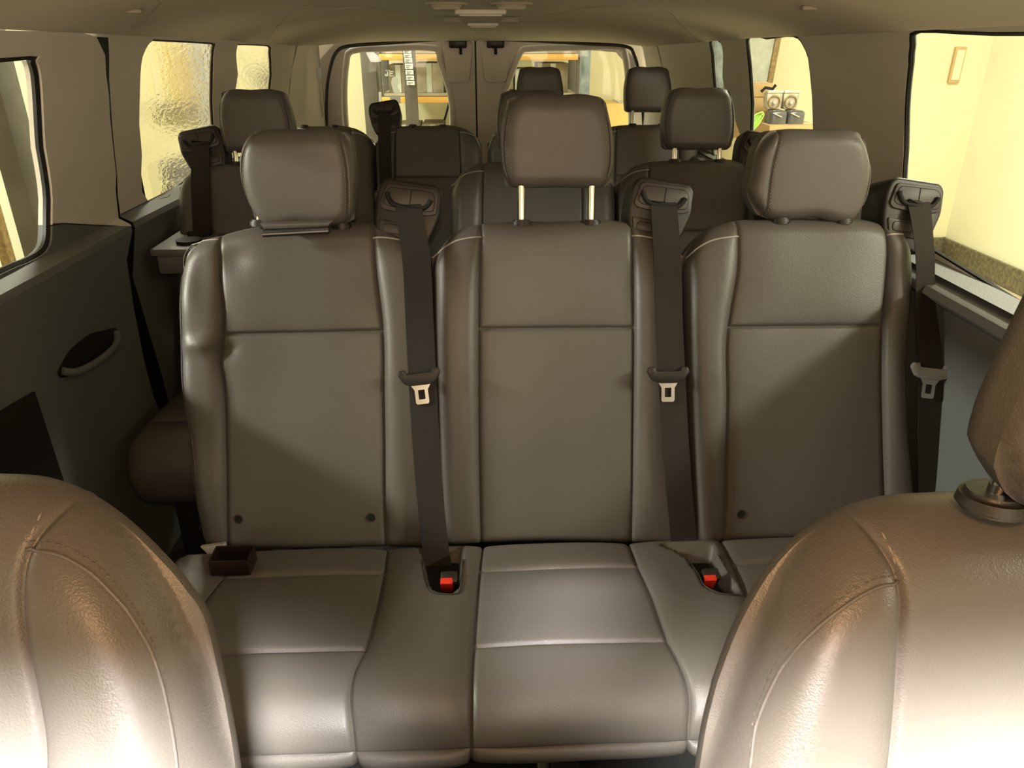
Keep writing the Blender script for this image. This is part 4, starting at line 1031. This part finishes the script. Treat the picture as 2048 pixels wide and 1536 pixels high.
for u, lab in ((1551, 'dark grey bundle in clear wrap below the lamp unit near the frame'), (1586, 'dark grey bundle in clear wrap at the outer end of the stack')):
    q = aty(u, 236, 6.3); t = thing('wrapped_bundle', (q[0], q[1], q[2]-.07), lab, 'bundle', 'wrapped bundles outside')
    box('bundle_body', tuple(q), (.138, .16, .125), 'bag', t, bev=.03, seg=4)
    box('wrap_fold', (q[0]-.02, q[1]-.085, q[2]+.03), (.08, .01, .008), 'silver', t, rot=Matrix.Rotation(.4, 3, 'Y'), bev=.002)
# green leaf
q = aty(1511, 244, 5.9); t = thing('potted_leaf_plant', (q[0]-.02, q[1], GZ), 'plant with one broad bright green leaf outside the clear side window', 'plant')
lf = [(-.075, -.10), (-.055, -.02), (-.01, .055), (.045, .075), (.055, .05), (.03, -.01), (-.02, -.07), (-.06, -.12)]
prism('leaf', round_poly(lf, .02), tuple(q), (1, 0, 0), (0, .2, .98), (0, -1, 0), 0, .004, 'leaf', t)
tube('leaf_rim', [tuple(np.array(q)+np.array((a, -.004, b))) for a, b in round_poly(lf, .02)], .005, 'leafe', t, closed=True)
tube('leaf_rib', [tuple(np.array(q)+np.array((-.068, -.006, -.11))), tuple(np.array(q)+np.array((-.01, -.006, -.01))), tuple(np.array(q)+np.array((.045, -.006, .06)))], .004, 'leafe', t)
tube('stem', [(q[0]-.066, q[1], q[2]-.11), (q[0]-.10, q[1]+.02, GZ+.3)], .01, 'leaf', t); tube('pot', [(q[0]-.10, q[1]+.02, GZ), (q[0]-.10, q[1]+.02, GZ+.32)], [.12, .16], 'dark', t, n=24)
# blue-grey door frame beyond the narrow side window
p0 = aty(1432, 110, 7.1); t = thing('side_door', (p0[0], 7.15, GZ), 'grey-blue framed white door seen through the narrow side window', 'door')
box('door_leaf', (p0[0]-.28, 7.17, .55), (.52, .04, 2.4), 'white', t); box('door_jamb', (p0[0]+.03, 7.13, .58), (.12, .10, 2.55), 'post2', t, bev=.01); box('door_head', (p0[0]-.28, 7.13, 1.80), (.74, .10, .10), 'post2', t, bev=.01)

# racks behind the van
YK = 6.2
rk = thing('storage_rack', (0, YK, GZ), 'tall warehouse rack with orange beams behind the rear windows', 'rack')
def rx(u, v=150): return float(aty(u, v, YK)[0])
def rz_(v, u=850): return float(aty(u, v, YK)[2])
xs_ = [rx(755), rx(905), rx(1160)]
for x in xs_:
    for dy in (0, .55): box('upright', (x, YK+dy, (GZ+2.6)/2), (.06, .05, 2.6-GZ), 'post', rk, bev=.004)
for v in (114, 199):
    for a, b in ((xs_[0], xs_[1]), (xs_[1], xs_[2])):
        for dy in (-.03, .58): box('shelf_beam', ((a+b)/2, YK+dy, rz_(v)), (b-a-.05, .035, .042), 'orange', rk, bev=.004)
        box('shelf_board', ((a+b)/2, YK+.28, rz_(v)+.035), (b-a-.06, .56, .018), 'boxg', rk)
box('shelf_board', ((xs_[0]+xs_[2])/2, YK+.28, .2), (xs_[2]-xs_[0], .56, .02), 'boxg', rk)
k_ = 0
descr = ['tall grey carton', 'slim pale carton', 'square tan carton', 'dull grey carton', 'low olive carton', 'upright beige carton', 'wide brown carton', 'faded grey carton']
for lvl, z0 in enumerate((rz_(114)+.045, rz_(199)+.045, .21)):
    x = xs_[0]+.07; j = 0
    while x < xs_[2]-.15:
        wd = random.uniform(.13, .26); hg = [random.uniform(.28, .55), random.uniform(.15, .215), random.uniform(.40, .56)][lvl]
        if any(x-.04 < u_ < x+wd+.04 for u_ in xs_[1:2]): x = xs_[1]+.05
        t = thing('carton', (x+wd/2, YK+.25, z0), '%s on the %s shelf of the rack, %s from the stickered end' % (random.choice(descr), ['upper', 'middle', 'bottom'][lvl], ['first', 'second', 'third', 'fourth', 'fifth', 'sixth', 'seventh', 'eighth', 'ninth', 'tenth', 'eleventh', 'twelfth', 'thirteenth'][j]), 'carton', 'cartons on the rack')
        box('carton_body', (x+wd/2, YK+.25, z0+hg/2), (wd-.01, .4, hg), random.choice(['boxg', 'boxg', 'board', 'boxd']), t, bev=.004)
        box('packing_tape', (x+wd/2, YK+.046, z0+hg/2), (.04, .004, hg*.98), 'board', t)
        x += wd+random.uniform(.0, .05); j += 1
# dark column, tape, labels, stickers seen through the rear window
def pbox(name, u0, v0, u1, v1, y, th, m, parent=None, **k):
    a = aty(u0, v0, y); b = aty(u1, v1, y); return box(name, ((a[0]+b[0])/2, y+th/2, (a[2]+b[2])/2), (abs(b[0]-a[0]), th, abs(b[2]-a[2])), m, parent, **k)
x0, x1 = float(aty(724, 160, 5.6)[0]), float(aty(754, 160, 5.6)[0])
o = box('steel_column', ((x0+x1)/2, 5.65, (GZ+2.95)/2), (x1-x0, .1, 2.95-GZ), 'post', bev=.006); top(o, 'wide dark grey steel column outside the stickered rear window', 'column')
x0, x1 = float(aty(1162, 160, 5.6)[0]), float(aty(1180, 160, 5.6)[0])
o = box('steel_column', ((x0+x1)/2, 5.65, (GZ+2.95)/2), (x1-x0, .1, 2.95-GZ), 'post2', bev=.006); top(o, 'narrow blue-grey steel column between the racks and the bright wall', 'column')
tp = [aty(u, v, 5.58) for u, v in [(728, 93), (736, 96), (758, 113), (763, 122), (758, 124), (742, 124), (739, 120), (733, 108)]]
V = [tuple(p) for p in tp]+[(p[0], 5.585, p[2]) for p in tp]; n = len(tp)
o = mesh('hanging_tape', V, [tuple(range(n)), tuple(range(2*n-1, n-1, -1))]+[(i, (i+1) % n, n+(i+1) % n, n+i) for i in range(n)], 'tape'); top(o, 'torn lilac tape hanging on the wide dark column', 'tape')
x0, x1 = float(aty(806, 130, 5.5)[0]), float(aty(831, 130, 5.5)[0])
o = box('steel_column', ((x0+x1)/2, 5.53, (GZ+2.95)/2), (x1-x0, .06, 2.95-GZ), 'post', bev=.004); top(o, 'slim dark column carrying the strip of white labels', 'column')
for i, (v0, v1) in enumerate([(93, 98), (99, 106), (107, 115), (116, 125), (127, 138), (140, 149), (151, 160), (162, 170)]):
    sh_ = i*1.2; o = thing('paper_label', tuple(aty(815+sh_, (v0+v1)/2, 5.49)), 'white paper label on the slim column, %s of the strip' % ['topmost', 'second from top', 'third from top', 'fourth from top', 'fourth from bottom', 'third from bottom', 'second from bottom', 'bottom one'][i], 'label', 'labels on the slim column')
    pbox('paper', 805+sh_, v0, 821+sh_, v1, 5.488, .005, 'white', o)
    for k in range(2): pbox('print_line', 807+sh_, v0+(v1-v0)*(.3+.35*k), 817+sh_-k*4, v0+(v1-v0)*(.3+.35*k)+1.1, 5.485, .003, 'ink', o)
def sticker(px, lab, nm='window_sticker', m='vinyl', y=YR+.030):
    P = [aty(u, v, y) for u, v in px]; V = [tuple(p) for p in P]+[(p[0], y+.0015, p[2]) for p in P]; n = len(P)
    o = mesh(nm, V, [tuple(range(n)), tuple(range(2*n-1, n-1, -1))]+[(i, (i+1) % n, n+(i+1) % n, n+i) for i in range(n)], m); top(o, lab, 'sticker'); return o
sticker([(784, 156), (790, 153), (796, 157), (797, 166), (794, 172), (796, 177), (800, 180), (798, 187), (792, 189), (787, 184), (784, 174), (782, 165)], 'white foot-shaped sticker on the rear window')
ltr = sticker([(769, 149), (772, 147), (774, 150), (774, 141), (776, 139), (777, 151), (774, 153), (770, 152)], 'small white letters J E stuck on the rear window')
for px in ([(779, 142), (787, 142), (787, 144), (781, 144), (781, 146), (785, 146), (785, 148), (781, 148), (781, 151), (788, 151), (788, 153), (779, 153)], [(771, 140), (780, 140), (780, 142), (771, 142)]):
    P = [aty(u, v, YR+.030) for u, v in px]; V = [tuple(p) for p in P]+[(p[0], YR+.0315, p[2]) for p in P]; n = len(P)
    mesh('letter', V, [tuple(range(n)), tuple(range(2*n-1, n-1, -1))]+[(i, (i+1) % n, n+(i+1) % n, n+i) for i in range(n)], 'vinyl', ltr)
sticker([(780, 191), (801, 191), (801, 207), (780, 207)], 'square grey sticker below the foot-shaped one on the rear window', m='vinylg')
sticker([(757, 184), (763, 184), (763, 206), (758, 206)], 'narrow white strip sticker low on the rear window')
# wiper arm behind the glass
o = tube('wiper_arm', smooth_path([tuple(aty(u, v, YR+.06)) for u, v in [(889, 240), (894, 222), (900, 200), (905, 180)]], 4), .006, 'slot'); top(o, 'thin black wiper arm outside the stickered rear window', 'wiper')
# yellow crate low beyond the bright side of the right rear window
p = aty(1240, 225, 6.6); t = thing('yellow_crate', (p[0], 6.8, GZ), 'yellow-brown carton stack low beyond the rear window, by the bright wall', 'carton')
box('carton_body', (p[0]+.02, 6.8, (GZ+p[2]+.07)/2), (.45, .35, p[2]+.07-GZ), 'door_y', t, bev=.005); box('packing_tape', (p[0]+.02, 6.8, p[2]+.0725), (.05, .352, .004), 'board', t)

# left side outside: posts, yellow shutter, machine, hose reel
def post(u, v, x, w_, d_, m, lab, yaw=0):
    p = atx(u, v, x); o = box('steel_post', (x, p[1], (GZ+2.95)/2), (w_, d_, 2.95-GZ), m, bev=.006); top(o, lab, 'post'); return p
post(40, 330, -2.2, .10, .17, 'post', 'dark grey steel post outside the sliding door window')
post(2, 470, -2.5, .05, .06, 'wood', 'thin brown post at the edge of the sliding door window')
Y7 = 7.12
def rearbox(name, u0, v0, u1, v1, y, th, m, parent=None, **k):
    a = aty(u0, v0, y); b = aty(u1, v1, y); return box(name, ((a[0]+b[0])/2, y+th/2, (a[2]+b[2])/2), (abs(b[0]-a[0]), th, abs(b[2]-a[2])), m, parent, **k)
p = aty(388, 200, 6.7); o = box('steel_post', (p[0], 6.7, (GZ+2.95)/2), (.17, .12, 2.95-GZ), 'postg', bev=.006); top(o, 'grey post beside the yellow shutter outside the rippled-film window', 'post')
p = aty(410, 200, 6.6); o = box('steel_post', (p[0], 6.6, (GZ+2.95)/2), (.05, .10, 2.95-GZ), 'post', bev=.006); top(o, 'thin dark post beside the grey post outside the rippled-film window', 'post')
t = thing('yellow_shutter', tuple(aty(325, 205, Y7)), 'yellow panelled shutter on the garage wall outside the rippled-film window', 'shutter')
for i in range(4): rearbox('shutter_panel', 286+20*i, 60, 305+20*i, 203, Y7, .04, 'door_y', t, bev=.006)
rearbox('shutter_sill', 270, 205, 372, 232, Y7-.02, .08, 'boxd', t, bev=.01)
a = aty(315, 330, 5.2); t = thing('floor_machine', (a[0], 5.2, GZ), 'dark machine with a wheel standing outside the rippled-film window', 'machine')
rearbox('machine_body', 288, 326, 335, 420, 5.2, .5, 'post', t, bev=.04, seg=3); rearbox('machine_head', 322, 336, 352, 420, 5.25, .4, 'bag', t, bev=.04, seg=3)
box('machine_base', (a[0], 5.45, GZ+.35), (.5, .5, .7), 'post', t, bev=.02)
tube('machine_wheel', [(a[0], 5.12, GZ+.22), (a[0], 5.18, GZ+.22)], .2, 'tyre', t, n=24); rearbox('machine_lid', 318, 362, 345, 372, 5.14, .05, 'silver', t, bev=.008)
p = aty(512, 157, 6.8); t = thing('wall_fan', tuple(p), 'round grey fan outside the narrow film window', 'fan')
for r_ in (.115, .085, .055, .028): tube('cage_ring', [tuple(p+np.array((r_*math.cos(k), 0, r_*math.sin(k)))) for k in np.linspace(0, 2*PI, 28, endpoint=False)], .007, 'post', t, closed=True, n=6)
for k in range(5):
    an = k*2*PI/5; box('fan_blade', tuple(p+np.array((.055*math.cos(an), .03, .055*math.sin(an)))), (.085, .01, .045), 'boxg', t, rot=Matrix.Rotation(-an, 3, 'Y') @ Matrix.Rotation(.3, 3, 'X'))
tube('fan_cable', smooth_path([tuple(p+np.array((-.08, 0, -.03))), tuple(p+np.array((-.17, 0, .08))), tuple(p+np.array((-.24, 0, .30)))], 5), .006, 'post', t); tube('fan_hub', [tuple(p), tuple(p+np.array((0, .33, 0)))], .025, 'post', t)
